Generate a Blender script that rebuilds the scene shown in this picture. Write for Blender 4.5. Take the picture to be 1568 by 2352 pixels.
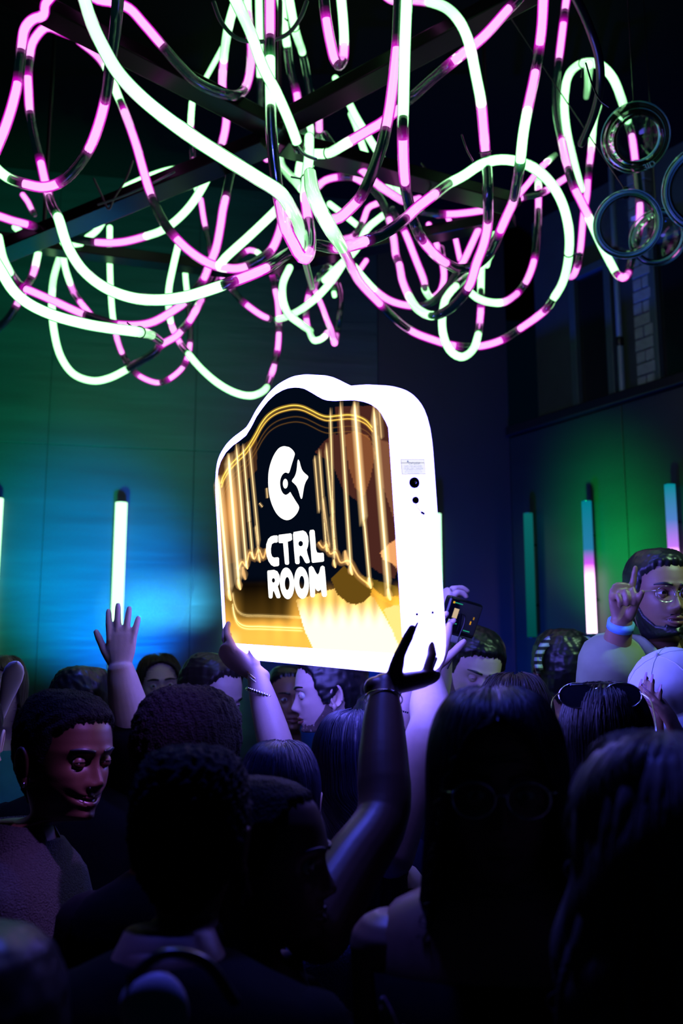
import bpy, bmesh, math, random
import numpy as np
from mathutils import Matrix, Vector, Euler

random.seed(7)
rng = np.random.default_rng(7)
for o in list(bpy.data.objects):
    bpy.data.objects.remove(o)
SC = bpy.context.scene
COL = SC.collection

# ------------------------------------------------------------------ camera
F = 2287.0                      # focal length in pixels of the 1568 x 2352 frame
CAMZ = 1.65
TH = math.radians(10.0)
cam = bpy.data.cameras.new('camera')
cam.sensor_fit = 'VERTICAL'
cam.sensor_height = 36.0
cam.lens = F / 2352.0 * 36.0
cam.clip_start = 0.05
cam.dof.use_dof = True
cam.dof.focus_distance = 2.35
cam.dof.aperture_fstop = 3.2
camo = bpy.data.objects.new('camera', cam)
camo.location = (0, 0, CAMZ)
camo.rotation_euler = (math.pi / 2 + TH, 0, 0)
COL.objects.link(camo)
SC.camera = camo

# ------------------------------------------------------------------ world, exposure
w = bpy.data.worlds.new('world')
SC.world = w
w.use_nodes = True
w.node_tree.nodes['Background'].inputs[0].default_value = (0.0, 0.35, 1.0, 1)
w.node_tree.nodes['Background'].inputs[1].default_value = 0.004
SC.view_settings.view_transform = 'Standard'
SC.view_settings.look = 'None'
SC.view_settings.exposure = 0.0
SC.view_settings.gamma = 1.0
SC.view_settings.use_curve_mapping = False
SC.cycles.use_denoising = True
SC.cycles.max_bounces = 5
SC.cycles.diffuse_bounces = 2
SC.cycles.glossy_bounces = 3
SC.cycles.transmission_bounces = 4
SC.cycles.transparent_max_bounces = 40
SC.cycles.sample_clamp_indirect = 4.0
SC.cycles.caustics_reflective = False
SC.cycles.caustics_refractive = False


def c2w(p):
    x, y, z = p
    return Vector((x, z * math.cos(TH) - y * math.sin(TH), CAMZ + z * math.sin(TH) + y * math.cos(TH)))


def P(px, py, d):
    """A point of the room seen at pixel (px, py), d metres deep along the lens axis."""
    return c2w(((px - 784) / F * d, (1176 - py) / F * d, d))


# ------------------------------------------------------------------ unseen lamps
def lamp(kind, name, loc, aim, energy, color, size=0.1, **kw):
    L = bpy.data.lights.new(name, kind)
    L.energy = energy
    L.color = color
    if kind == 'AREA':
        L.shape = 'RECTANGLE'
        L.size = size
        L.size_y = kw.get('size_y', size)
        if 'spread' in kw:
            L.spread = math.radians(kw['spread'])
    else:
        L.shadow_soft_size = size
    if kind == 'SPOT':
        L.spot_size = math.radians(kw.get('angle', 45))
        L.spot_blend = kw.get('blend', 1.0)
    o = bpy.data.objects.new(name, L)
    o.location = loc
    d = Vector(aim) - Vector(loc)
    o.rotation_euler = d.to_track_quat('-Z', 'Y').to_euler()
    COL.objects.link(o)
    return o


BACKL = Vector((-1.885, 5.5)); BACKR = Vector((1.053, 6.07)); RDIR = Vector((0.55, -0.84)).normalized()
BDIR = (BACKR - BACKL).normalized()
BN = Vector((BDIR.y, -BDIR.x))      # normal of the back wall, into the room
RN = Vector((-0.84, -0.55)).normalized()


def onback(px, py, off=0.0):
    """Point on the back wall under the pixel."""
    o = Vector((0, 0, CAMZ)); d = P(px, py, 1.0) - o
    n = Vector((BN.x, BN.y, 0)); q = Vector((BACKL.x, BACKL.y, 0)) + n * off
    return o + d * ((q - o).dot(n) / d.dot(n))


def onright(px, py, off=0.0):
    o = Vector((0, 0, CAMZ)); d = P(px, py, 1.0) - o
    n = Vector((RN.x, RN.y, 0)); q = Vector((BACKR.x, BACKR.y, 0)) + n * off
    return o + d * ((q - o).dot(n) / d.dot(n))


# unseen lamps: blue stage and corner spots, the rest added to tint walls and people
LAMPS = []
LAMPS.append(lamp('SPOT', 'added_green_wall_spot', (-1.25, 4.1, 1.0), onback(140, 1050), 1100, (0.0, 1.0, 0.36), 0.1, angle=56, blend=1.0))  # added, unseen; its beam stands in for green reflections in the steel wall
LAMPS.append(lamp('SPOT', 'added_blue_wall_spot', (-0.75, 4.4, 1.48), onback(235, 1335), 1800, (0.0, 0.17, 1.0), 0.1, angle=46, blend=1.0))  # added behind the crowd in place of the wall's blue reflections
LAMPS.append(lamp('AREA', 'added_cyan_wall_light', (-0.95, 4.5, 1.15), onback(370, 1388), 7.0, (0.15, 0.8, 1.0), 0.5, size_y=0.04, spread=12))  # added, unseen; makes the cyan streak reflected in the wall
LAMPS.append(lamp('SPOT', 'blue_corner_spot', (0.35, 5.2, 0.9), onback(1000, 1250), 500, (0.0, 0.05, 1.0), 0.08, angle=110, blend=1.0))
LAMPS.append(lamp('AREA', 'added_green_panel_light', (0.72, 4.55, 1.1), onright(1420, 1255), 22, (0.0, 1.0, 0.12), 0.5, size_y=0.08, spread=26))  # added low behind the crowd, stands in for a green reflection on the panel
LAMPS.append(lamp('SPOT', 'blue_stage_spot', (-0.3, 2.2, 4.4), (0.05, 1.8, 1.5), 270, (0.07, 0.085, 1.0), 0.10, angle=80, blend=0.8))
LAMPS.append(lamp('SPOT', 'added_violet_face_spot', (0.62, 1.02, 3.5), (-0.42, 1.87, 1.50), 430, (0.40, 0.16, 1.0), 0.05, angle=8, blend=0.9))  # added, unseen; tints the smiling man's face as the sign would
LAMPS.append(lamp('SPOT', 'added_pale_green_spot', (2.2, 1.7, 4.0), (0.95, 2.8, 1.75), 210, (0.5, 1.0, 0.55), 0.08, angle=24, blend=0.8))  # added, unseen; turns the khaki jacket and white cap greener


# ------------------------------------------------------------------ materials
MATS = {}


def mat(name, color=(0.5, 0.5, 0.5), rough=0.5, metal=0.0, noise=0.0, nscale=40.0, bump=0.0, bscale=200.0, stretch=None, spec=0.5, sheen=0.0, attr=None):
    if name in MATS:
        return MATS[name]
    m = bpy.data.materials.new(name)
    m.use_nodes = True
    nt = m.node_tree
    b = nt.nodes['Principled BSDF']
    b.inputs['Base Color'].default_value = (*color, 1)
    b.inputs['Roughness'].default_value = rough
    b.inputs['Metallic'].default_value = metal
    b.inputs['Specular IOR Level'].default_value = spec
    if sheen:
        b.inputs['Sheen Weight'].default_value = sheen
    tc = nt.nodes.new('ShaderNodeTexCoord')
    mp = nt.nodes.new('ShaderNodeMapping')
    nt.links.new(tc.outputs['Object'], mp.inputs['Vector'])
    if stretch:
        mp.inputs['Scale'].default_value = stretch
    base = None
    if attr:
        a = nt.nodes.new('ShaderNodeAttribute'); a.attribute_name = attr
        base = a.outputs['Color']
    if noise > 0 or base:
        n = nt.nodes.new('ShaderNodeTexNoise')
        n.inputs['Scale'].default_value = nscale
        n.inputs['Detail'].default_value = 3
        nt.links.new(mp.outputs['Vector'], n.inputs['Vector'])
        mr = nt.nodes.new('ShaderNodeMapRange')
        mr.inputs['To Min'].default_value = 1 - noise
        mr.inputs['To Max'].default_value = 1 + noise
        nt.links.new(n.outputs['Fac'], mr.inputs['Value'])
        mx = nt.nodes.new('ShaderNodeVectorMath'); mx.operation = 'SCALE'
        mx.inputs[0].default_value = color
        if base:
            nt.links.new(base, mx.inputs[0])
        nt.links.new(mr.outputs['Result'], mx.inputs['Scale'])
        nt.links.new(mx.outputs['Vector'], b.inputs['Base Color'])
    if bump > 0:
        n2 = nt.nodes.new('ShaderNodeTexNoise')
        n2.inputs['Scale'].default_value = bscale
        n2.inputs['Detail'].default_value = 2
        nt.links.new(mp.outputs['Vector'], n2.inputs['Vector'])
        bp = nt.nodes.new('ShaderNodeBump')
        bp.inputs['Strength'].default_value = bump
        bp.inputs['Distance'].default_value = 0.01
        nt.links.new(n2.outputs['Fac'], bp.inputs['Height'])
        nt.links.new(bp.outputs['Normal'], b.inputs['Normal'])
    MATS[name] = m
    return m


def emit(name, color, strength, sample=True):
    if name in MATS:
        return MATS[name]
    m = bpy.data.materials.new(name)
    m.use_nodes = True
    nt = m.node_tree
    nt.nodes.clear()
    e = nt.nodes.new('ShaderNodeEmission')
    e.inputs[0].default_value = (*color, 1)
    e.inputs[1].default_value = strength
    o = nt.nodes.new('ShaderNodeOutputMaterial')
    nt.links.new(e.outputs[0], o.inputs[0])
    if not sample:
        m.cycles.emission_sampling = 'NONE'
    MATS[name] = m
    return m


def emit_attr(name, strength, additive, sample=False, gloss=False):
    """Backlit print or glowing plastic: emission from the colour attribute 'glow'."""
    if name in MATS:
        return MATS[name]
    m = bpy.data.materials.new(name)
    m.use_nodes = True
    nt = m.node_tree
    nt.nodes.clear()
    a = nt.nodes.new('ShaderNodeAttribute'); a.attribute_name = 'glow'
    e = nt.nodes.new('ShaderNodeEmission')
    e.inputs[1].default_value = strength
    nt.links.new(a.outputs['Color'], e.inputs[0])
    o = nt.nodes.new('ShaderNodeOutputMaterial')
    last = e.outputs[0]
    if additive:
        t = nt.nodes.new('ShaderNodeBsdfTransparent')
        ad = nt.nodes.new('ShaderNodeAddShader')
        nt.links.new(t.outputs[0], ad.inputs[0]); nt.links.new(last, ad.inputs[1])
        last = ad.outputs[0]
        if gloss:
            g = nt.nodes.new('ShaderNodeBsdfGlossy'); g.inputs['Roughness'].default_value = 0.12
            fr = nt.nodes.new('ShaderNodeFresnel'); fr.inputs['IOR'].default_value = 1.42
            mx = nt.nodes.new('ShaderNodeMixShader')
            nt.links.new(fr.outputs[0], mx.inputs[0]); nt.links.new(last, mx.inputs[1]); nt.links.new(g.outputs[0], mx.inputs[2])
            last = mx.outputs[0]
    nt.links.new(last, o.inputs[0])
    m.cycles.emission_sampling = 'AUTO' if sample else 'NONE'
    MATS[name] = m
    return m


def glass(name, tint=(0.8, 0.95, 0.95), ior=1.45, dens=1.0):
    if name in MATS:
        return MATS[name]
    m = bpy.data.materials.new(name)
    m.use_nodes = True
    nt = m.node_tree
    nt.nodes.clear()
    t = nt.nodes.new('ShaderNodeBsdfTransparent'); t.inputs[0].default_value = (*tint, 1)
    g = nt.nodes.new('ShaderNodeBsdfGlossy'); g.inputs['Roughness'].default_value = 0.08
    fr = nt.nodes.new('ShaderNodeFresnel'); fr.inputs['IOR'].default_value = ior
    mx = nt.nodes.new('ShaderNodeMixShader')
    o = nt.nodes.new('ShaderNodeOutputMaterial')
    nt.links.new(fr.outputs[0], mx.inputs[0]); nt.links.new(t.outputs[0], mx.inputs[1]); nt.links.new(g.outputs[0], mx.inputs[2])
    nt.links.new(mx.outputs[0], o.inputs[0])
    MATS[name] = m
    return m


# ------------------------------------------------------------------ objects and meshes
def tag(o, label=None, cat=None, group=None, kind=None):
    if label: o['label'] = label
    if cat: o['category'] = cat
    if group: o['group'] = group
    if kind: o['kind'] = kind
    return o


def empty(name, loc, label=None, cat=None, group=None):
    o = bpy.data.objects.new(name, None)
    o.location = loc
    o.empty_display_size = 0.05
    COL.objects.link(o)
    return tag(o, label, cat, group)


class MB:
    """Collects verts and faces (and a colour per vertex) of one mesh."""
    def __init__(self):
        self.v = []; self.f = []; self.c = []; self.n = 0

    def add(self, v, f, col=None):
        v = np.asarray(v, float).reshape(-1, 3)
        b = self.n
        self.v.append(v); self.n += len(v)
        self.f += [tuple(int(i) + b for i in q) for q in f]
        if col is None:
            col = np.zeros((len(v), 3))
        col = np.asarray(col, float)
        if col.ndim == 1:
            col = np.tile(col, (len(v), 1))
        self.c.append(col)
        return self

    def arr(self):
        return np.concatenate(self.v) if self.v else np.zeros((0, 3))

    def build(self, name, m, parent=None, smooth=True, glow=None, label=None, world=True):
        v = self.arr()
        org = Vector((0, 0, 0))
        if parent is not None and world:
            org = parent.matrix_world_cached if hasattr(parent, 'matrix_world_cached') else WM(parent)
            inv = np.array(org.inverted())
            v = v @ inv[:3, :3].T + inv[:3, 3]
        elif parent is None and len(v):
            c = np.array([(v[:, 0].min() + v[:, 0].max()) / 2, (v[:, 1].min() + v[:, 1].max()) / 2, v[:, 2].min()])
            v = v - c
            org = Vector(c)
        me = bpy.data.meshes.new(name)
        me.from_pydata(v.tolist(), [], self.f)
        if smooth:
            me.polygons.foreach_set('use_smooth', [True] * len(me.polygons))
        if glow:
            ca = me.color_attributes.new(glow, 'FLOAT_COLOR', 'POINT')
            cc = np.concatenate(self.c)
            ca.data.foreach_set('color', np.concatenate([cc, np.ones((len(cc), 1))], 1).ravel())
        me.update()
        o = bpy.data.objects.new(name, me)
        if m is not None:
            for mm in (m if isinstance(m, (list, tuple)) else [m]):
                me.materials.append(mm)
        if parent is not None:
            o.parent = parent
        else:
            o.location = org
        COL.objects.link(o)
        if label: o['label'] = label
        return o


def WM(o):
    """World matrix without waiting for the depsgraph."""
    m = o.matrix_basis.copy()
    if o.parent:
        m = WM(o.parent) @ o.matrix_parent_inverse @ m
    return m


def cr(pts, n=8, closed=False):
    """Centripetal-ish Catmull-Rom through the rows of pts."""
    p = np.asarray(pts, float)
    if len(p) < 3:
        t = np.linspace(0, 1, n * (len(p) - 1) + 1)[:, None]
        return p[0] * (1 - t) + p[-1] * t
    out = []
    q = np.vstack([2 * p[0] - p[1], p, 2 * p[-1] - p[-2]])
    for i in range(1, len(q) - 2):
        a, b, c, d = q[i - 1], q[i], q[i + 1], q[i + 2]
        def dd(u, v): return max(np.linalg.norm((u - v)[:3]) ** 0.5, 1e-6)
        t0 = 0; t1 = t0 + dd(a, b); t2 = t1 + dd(b, c); t3 = t2 + dd(c, d)
        for t in np.linspace(t1, t2, n, endpoint=False):
            A1 = (t1 - t) / (t1 - t0) * a + (t - t0) / (t1 - t0) * b
            A2 = (t2 - t) / (t2 - t1) * b + (t - t1) / (t2 - t1) * c
            A3 = (t3 - t) / (t3 - t2) * c + (t - t2) / (t3 - t2) * d
            B1 = (t2 - t) / (t2 - t0) * A1 + (t - t0) / (t2 - t0) * A2
            B2 = (t3 - t) / (t3 - t1) * A2 + (t - t1) / (t3 - t1) * A3
            out.append((t2 - t) / (t2 - t1) * B1 + (t - t1) / (t2 - t1) * B2)
    out.append(p[-1])
    return np.array(out)


def frames(path):
    p = np.asarray(path, float)
    t = np.gradient(p, axis=0)
    t /= np.linalg.norm(t, axis=1)[:, None] + 1e-12
    a = np.array([0, 0, 1.0]) if abs(t[0][2]) < 0.9 else np.array([0, 1.0, 0])
    u = np.cross(a, t[0]); u /= np.linalg.norm(u)
    U = []
    for k in range(len(p)):
        u = u - t[k] * np.dot(u, t[k]); u /= np.linalg.norm(u) + 1e-12
        U.append(u.copy())
    U = np.array(U)
    return t, U, np.cross(t, U)


def sweep(path, rad, n=12, round_caps=True, ref=None, flat=None):
    """Closed tube of quads along path. rad per point: scalar or (ru, rv). ref: fixed direction for the ru axis."""
    p = np.asarray(path, float)
    t, U, V = frames(p)
    if ref is not None:
        r = np.asarray(ref, float)
        U = r - t * (t @ r)[:, None]; U /= np.linalg.norm(U, axis=1)[:, None]
        V = np.cross(t, U)
    rad = np.asarray(rad, float)
    if rad.ndim == 0: rad = np.full(len(p), float(rad))
    if rad.ndim == 1: rad = np.stack([rad, rad], 1)
    if round_caps:
        def cap(sign, k):
            R = rad[k].mean()
            out = []
            for a in (0.35, 0.7, 0.93):
                out.append((p[k] + sign * t[k] * R * a * 0.8, rad[k] * math.sqrt(1 - a * a), U[k], V[k]))
            return out
        s = cap(-1, 0)[::-1]; e = cap(1, len(p) - 1)
        P_ = np.vstack([[q[0] for q in s], p, [q[0] for q in e]])
        R_ = np.vstack([[q[1] for q in s], rad, [q[1] for q in e]])
        U_ = np.vstack([[q[2] for q in s], U, [q[2] for q in e]])
        V_ = np.vstack([[q[3] for q in s], V, [q[3] for q in e]])
    else:
        P_, R_, U_, V_ = p, rad, U, V
    a = np.linspace(0, 2 * math.pi, n, endpoint=False)
    ca, sa = np.cos(a), np.sin(a)
    v = P_[:, None, :] + R_[:, 0, None, None] * ca[None, :, None] * U_[:, None, :] + R_[:, 1, None, None] * sa[None, :, None] * V_[:, None, :]
    m = len(P_)
    f = [(i * n + j, i * n + (j + 1) % n, (i + 1) * n + (j + 1) % n, (i + 1) * n + j) for i in range(m - 1) for j in range(n)]
    f.append(tuple(range(n))[::-1]); f.append(tuple((m - 1) * n + j for j in range(n)))
    return v.reshape(-1, 3), f


def grid_faces(r, c, wrap=False):
    cc = c if wrap else c - 1
    return [(i * c + j, i * c + (j + 1) % c, (i + 1) * c + (j + 1) % c, (i + 1) * c + j) for i in range(r - 1) for j in range(cc)]


def box(mb, lo, hi, M=None, col=None, bev=0.0):
    x0, y0, z0 = lo; x1, y1, z1 = hi
    if bev <= 0:
        v = np.array([(x, y, z) for x in (x0, x1) for y in (y0, y1) for z in (z0, z1)], float)
        f = [(0, 1, 3, 2), (4, 6, 7, 5), (0, 4, 5, 1), (2, 3, 7, 6), (0, 2, 6, 4), (1, 5, 7, 3)]
    else:
        bm = bmesh.new()
        bmesh.ops.create_cube(bm, size=1.0)
        for q in bm.verts:
            q.co = Vector(((x0 + x1) / 2 + q.co.x * (x1 - x0), (y0 + y1) / 2 + q.co.y * (y1 - y0), (z0 + z1) / 2 + q.co.z * (z1 - z0)))
        bmesh.ops.bevel(bm, geom=bm.edges[:], offset=bev, segments=2, affect='EDGES', profile=0.5)
        bm.verts.index_update()
        v = np.array([q.co[:] for q in bm.verts]); f = [[q.index for q in fc.verts] for fc in bm.faces]
        bm.free()
    if M is not None:
        A = np.array(M); v = v @ A[:3, :3].T + A[:3, 3]
    return mb.add(v, f, col)


def frame2(origin, xdir, zdir=(0, 0, 1)):
    x = Vector(xdir).normalized(); z = Vector(zdir); y = z.cross(x).normalized(); z = x.cross(y)
    M = Matrix.Identity(4)
    for i in range(3):
        M[i][0] = x[i]; M[i][1] = y[i]; M[i][2] = z[i]; M[i][3] = origin[i]
    return M


# ------------------------------------------------------------------ the room
CEIL = 4.7
m_floor = mat('floor_concrete', (0.012, 0.013, 0.016), 0.35, noise=0.3, nscale=6, bump=0.1, bscale=60)
m_ceil = mat('black_ceiling', (0.002, 0.0025, 0.003), 0.9, noise=0.2, spec=0.05)
m_panel = mat('brushed_steel_panel', (0.008, 0.026, 0.034), 0.40, 0.2, noise=0.45, nscale=2.2, stretch=(0.55, 0.55, 4.5), bump=0.25, bscale=5.0)
m_dark = mat('matte_black_panel', (0.005, 0.007, 0.012), 0.55, noise=0.25, nscale=5)
m_dark2 = mat('charcoal_panel', (0.004, 0.010, 0.011), 0.4, 0.1, noise=0.25, nscale=2.5, stretch=(0.6, 0.6, 3.0))
m_black = mat('black_steel', (0.006, 0.007, 0.008), 0.3, 0.4, noise=0.2, nscale=30)
m_rubber = mat('black_rubber', (0.004, 0.005, 0.007), 0.28, noise=0.2)


def struct(mb, name, m, smooth=False):
    return tag(mb.build(name, m, smooth=smooth), kind='structure')


struct(box(MB(), (-5, -2.5, -0.1), (5, 8, 0)), 'floor', m_floor)
struct(box(MB(), (-5, -2.5, CEIL), (5, 8, CEIL + 0.1)), 'ceiling', m_ceil)


def wallbox(mb, a, b, n, z0, z1, t=0.08, off=0.0, bev=0.0):
    """Slab between plan points a and b, front face on the line shifted by off along n."""
    d = (b - a)
    M = frame2(Vector((a.x + n.x * off, a.y + n.y * off, 0)), (d.x, d.y, 0))
    L = d.length
    s = 1 if (M.to_3x3() @ Vector((0, 1, 0))).dot(Vector((n.x, n.y, 0))) < 0 else -1
    y0, y1 = (0, t) if s > 0 else (-t, 0)
    return box(mb, (0, y0, z0), (L, y1, z1), M, bev=bev)


# back wall: core and cladding panels with recessed joints
B0 = BACKL - BDIR * 2.2
struct(wallbox(MB(), B0, BACKR, BN, 0, CEIL, 0.1, -0.02), 'wall_back', m_dark)
wb = bpy.data.objects['wall_back']
pb = onback(868, 900)
seam = (Vector((pb.x, pb.y)) - BACKL).dot(BDIR)
edges = [-2.2, -1.45, -0.62, 0.21, 1.04, seam]
for i in range(len(edges) - 1):
    for z0, z1 in ((0.0, 3.02), (3.02, CEIL)):
        q = wallbox(MB(), BACKL + BDIR * (edges[i] + 0.0015), BACKL + BDIR * (edges[i + 1] - 0.0015), BN, z0 + 0.0015, z1 - 0.0015, 0.02, 0.0, bev=0.001)
        q.build('panel', m_panel, wb, smooth=False)
q = wallbox(MB(), BACKL + BDIR * (seam + 0.004), BACKR, BN, 0.003, CEIL - 0.003, 0.02, -0.004)
q.build('panel', m_dark, wb, smooth=False)
# left return wall, out of the frame, closes the room
struct(wallbox(MB(), Vector((-4.4, -2.0)), B0 + Vector((-0.9, 0)), Vector((1, 0)), 0, CEIL, 0.1), 'wall_left', m_dark)

# right wall: lower panels, a ledge, brick upper wall set back behind it
R1 = BACKR + RDIR * 3.6
led0 = onright(1330, 930); led1 = onright(1568, 868)
LZ = (led0.z + led1.z) / 2
struct(wallbox(MB(), BACKR, R1, RN, 0, LZ, 0.1, -0.02), 'wall_right', m_dark)
wr = bpy.data.objects['wall_right']
for k in range(4):
    a, b = k * 0.9, (k + 1) * 0.9
    wallbox(MB(), BACKR + RDIR * (a + 0.003), BACKR + RDIR * (b - 0.003), RN, 0.003, LZ - 0.06, 0.02, 0.0, bev=0.002).build('panel', m_dark2, wr, smooth=False)
struct(wallbox(MB(), BACKR, R1, RN, LZ - 0.05, LZ + 0.01, 0.3, 0.035, bev=0.006), 'trim_1', m_black)
m_wall_up = mat('dim_plaster', (0.02, 0.035, 0.036), 0.8, noise=0.3, nscale=8)
struct(wallbox(MB(), BACKR, R1, RN, LZ, CEIL, 0.1, -0.26), 'wall_right_upper', m_wall_up)
wu = bpy.data.objects['wall_right_upper']
m_brick = mat('painted_pale_brick', (0.14, 0.19, 0.18), 0.8, noise=0.35, nscale=25, bump=0.4, bscale=60)
# brick pilaster seen at x 1458-1500
pl = onright(1458, 800, -0.2); pr = onright(1502, 800, -0.2)
s0 = (Vector((pl.x, pl.y)) - BACKR).dot(RDIR); s1 = (Vector((pr.x, pr.y)) - BACKR).dot(RDIR)
BH = 0.073
row = 0
z = LZ + 0.005
brick_me = {}
while z + BH < CEIL:
    cuts = [s0, s1] if row % 2 == 0 else [s0, (s0 + s1) / 2, s1]
    for a, b in zip(cuts[:-1], cuts[1:]):
        key = (row % 2, round(a, 3))
        if key not in brick_me:
            o = wallbox(MB(), BACKR + RDIR * (a + 0.003), BACKR + RDIR * (b - 0.003), RN, z, z + BH - 0.008, 0.07, -0.2, bev=0.004).build('brick', m_brick, wu, smooth=False)
            brick_me[key] = (o, z)
        else:
            src, zz = brick_me[key]
            o = src.copy(); COL.objects.link(o)
            o.location = (random.uniform(-.002, .002), random.uniform(-.004, .004), z - zz)
    z += BH; row += 1
# dark window panels beside the pilaster
m_winframe = mat('dark_window_frame', (0.03, 0.06, 0.065), 0.45, noise=0.2)
m_winglass = mat('night_window_glass', (0.004, 0.006, 0.008), 0.08, spec=0.8)


def rwin(x0, x1, n):
    a = onright(x0, 800, -0.25); b = onright(x1, 800, -0.25)
    u0 = (Vector((a.x, a.y)) - BACKR).dot(RDIR); u1 = (Vector((b.x, b.y)) - BACKR).dot(RDIR)
    root = empty('window_%d' % n, BACKR.to_3d() + Vector((RDIR.x, RDIR.y, 0)) * u0 + Vector((0, 0, LZ + 0.02)))
    root['kind'] = 'structure'
    def q(s, e, z0, z1, t, off):
        return wallbox(MB(), BACKR + RDIR * s, BACKR + RDIR * e, RN, z0, z1, t, off, bev=0.004)
    zb, zt = LZ + 0.03, CEIL - 0.5
    q(u0, u0 + 0.05, zb, zt, 0.06, -0.2).build('window_stile', m_winframe, root, smooth=False)
    q(u1 - 0.05, u1, zb, zt, 0.06, -0.2).build('window_stile', m_winframe, root, smooth=False)
    q(u0 + 0.05, u1 - 0.05, zt - 0.05, zt, 0.06, -0.2).build('window_rail', m_winframe, root, smooth=False)
    q(u0 + 0.05, u1 - 0.05, zb, zb + 0.05, 0.06, -0.2).build('window_rail', m_winframe, root, smooth=False)
    q(u0 + 0.05, u1 - 0.05, zb + 0.05, zt - 0.05, 0.012, -0.235).build('window_pane', m_winglass, root, smooth=False)


rwin(1322, 1420, 1)
rwin(1508, 1660, 2)
# vertical pipe
pp = onright(1428, 880, -0.14); 
mbp = MB(); mbp.add(*sweep([(pp.x, pp.y, LZ + 0.0), (pp.x, pp.y, CEIL)], 0.018, 12))
pipe = tag(mbp.build('wall_pipe', mat('painted_pipe', (0.1, 0.17, 0.19), 0.4, noise=0.2)), 'thin grey vertical pipe beside the pale brick pilaster', 'pipe')
for zz in (LZ + 0.35, LZ + 0.9):
    mb_ = MB(); mb_.add(*sweep([(pp.x, pp.y, zz), (pp.x, pp.y, zz + 0.03)], 0.024, 12)); mb_.build('pipe_clamp', m_black, pipe)


# ------------------------------------------------------------------ light bars on the walls
def bar_mat(name, stops, strength):
    m = bpy.data.materials.new(name); m.use_nodes = True
    nt = m.node_tree; nt.nodes.clear()
    tc = nt.nodes.new('ShaderNodeTexCoord'); sp = nt.nodes.new('ShaderNodeSeparateXYZ')
    rp = nt.nodes.new('ShaderNodeValToRGB')
    el = rp.color_ramp.elements
    el[0].position = stops[0][0]; el[0].color = (*stops[0][1], 1)
    el[1].position = stops[-1][0]; el[1].color = (*stops[-1][1], 1)
    for p_, c_ in stops[1:-1]:
        e = el.new(p_); e.color = (*c_, 1)
    em = nt.nodes.new('ShaderNodeEmission'); em.inputs[1].default_value = strength
    out = nt.nodes.new('ShaderNodeOutputMaterial')
    nt.links.new(tc.outputs['Generated'], sp.inputs[0]); nt.links.new(sp.outputs['Z'], rp.inputs[0])
    nt.links.new(rp.outputs[0], em.inputs[0]); nt.links.new(em.outputs[0], out.inputs[0])
    return m


bm_green = bar_mat('white_green_led', [(0, (0.40, 1, 0.5)), (1, (0.46, 1, 0.56))], 2.2)
bm_greenb = bar_mat('white_green_led_dim_foot', [(0, (0.02, 0.25, 0.22)), (0.62, (0.02, 0.28, 0.26)), (0.72, (0.4, 1, .6)), (1, (0.46, 1, 0.6))], 2.2)
bm_teal = bar_mat('teal_led', [(0, (0.0, 0.055, 0.055)), (1, (0.003, 0.12, 0.12))], 1.0)
bm_mag = bar_mat('teal_to_magenta_led', [(0, (3, 2.2, 3)), (0.42, (3, 1.3, 3)), (0.52, (0.7, 0.1, 1.0)), (0.63, (0.02, 0.2, 0.4)), (1, (0.0, 0.2, 0.26))], 1.0)
bm_mag2 = bar_mat('teal_to_violet_led', [(0, (3, 2.2, 3)), (0.5, (3, 1.3, 3)), (0.56, (0.6, 0.2, 1.0)), (0.75, (0.08, 0.22, 0.6)), (1, (0.0, 0.24, 0.3))], 1.0)


def light_bar(top, length, wdt, n, m, label):
    c = Vector((top.x, top.y, top.z - length))
    root = empty('light_bar', c, label, 'light', 'vertical light bars on the walls')
    mb = MB(); mb.add(*sweep([(c.x, c.y, c.z + 0.012), (c.x, c.y, c.z + length - 0.012)], wdt / 2, 16, round_caps=False))
    mb.build('diffuser', m, root)
    for z0, z1 in ((0.006, 0.012), (length - 0.012, length - 0.007)):
        b_ = MB(); b_.add(*sweep([(c.x, c.y, c.z + z0), (c.x, c.y, c.z + z1)], wdt / 2 + 0.001, 16, round_caps=False)); b_.build('end_cap', m_black, root)
    for zz in (0.2, length - 0.2):
        b_ = MB(); b_.add(*sweep([(c.x, c.y, c.z + zz), (c.x - n.x * 0.05, c.y - n.y * 0.05, c.z + zz)], 0.008, 8)); b_.build('wall_clip', m_black, root)
    return root


for x, y, m, lab in ((-6, 1140, bm_green, 'white-green light bar cut off by the picture edge on the steel wall'),
                     (279, 1150, bm_green, 'white-green light bar behind the raised pale hand'),
                     (536, 1163, bm_green, 'white-green light bar seen below the sign by the beaded bracelet arm'),
                     (1001, 1176, bm_greenb, 'short white-green light bar touching the right edge of the glowing sign')):
    light_bar(onback(x, y, 0.05), 1.36, 0.068 if x < 900 else 0.06, BN, m, lab)
for x, y, m, lab in ((1212, 1175, bm_teal, 'dim all-teal light bar nearest the corner'),
                     (1346, 1147, bm_mag, 'teal light bar with a bright magenta-white lower half'),
                     (1537, 1108, bm_mag2, 'teal and violet light bar above the man with raised finger')):
    light_bar(onright(x, y, 0.05), 0.76, 0.055, RN, m, lab)

# ------------------------------------------------------------------ steel frame of the chandelier
TD = TD0 = 0.035                 # tube diameter


def D(wpx):
    return TD * F / wpx


fr = empty('steel_frame', P(640, 297, 3.7), 'flat black steel cross frame the glowing tubes hang from', 'frame')


def beam(a, b, da, db, wid=0.085, th=0.04, name='beam', m=None):
    A = P(*a, da); B = P(*b, db)
    M = frame2(A, (B - A))
    mb = MB(); box(mb, (0, -wid / 2, -th / 2), ((B - A).length, wid / 2, th / 2), M, bev=0.004)
    return mb.build(name, m or m_black, fr, smooth=False)


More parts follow.
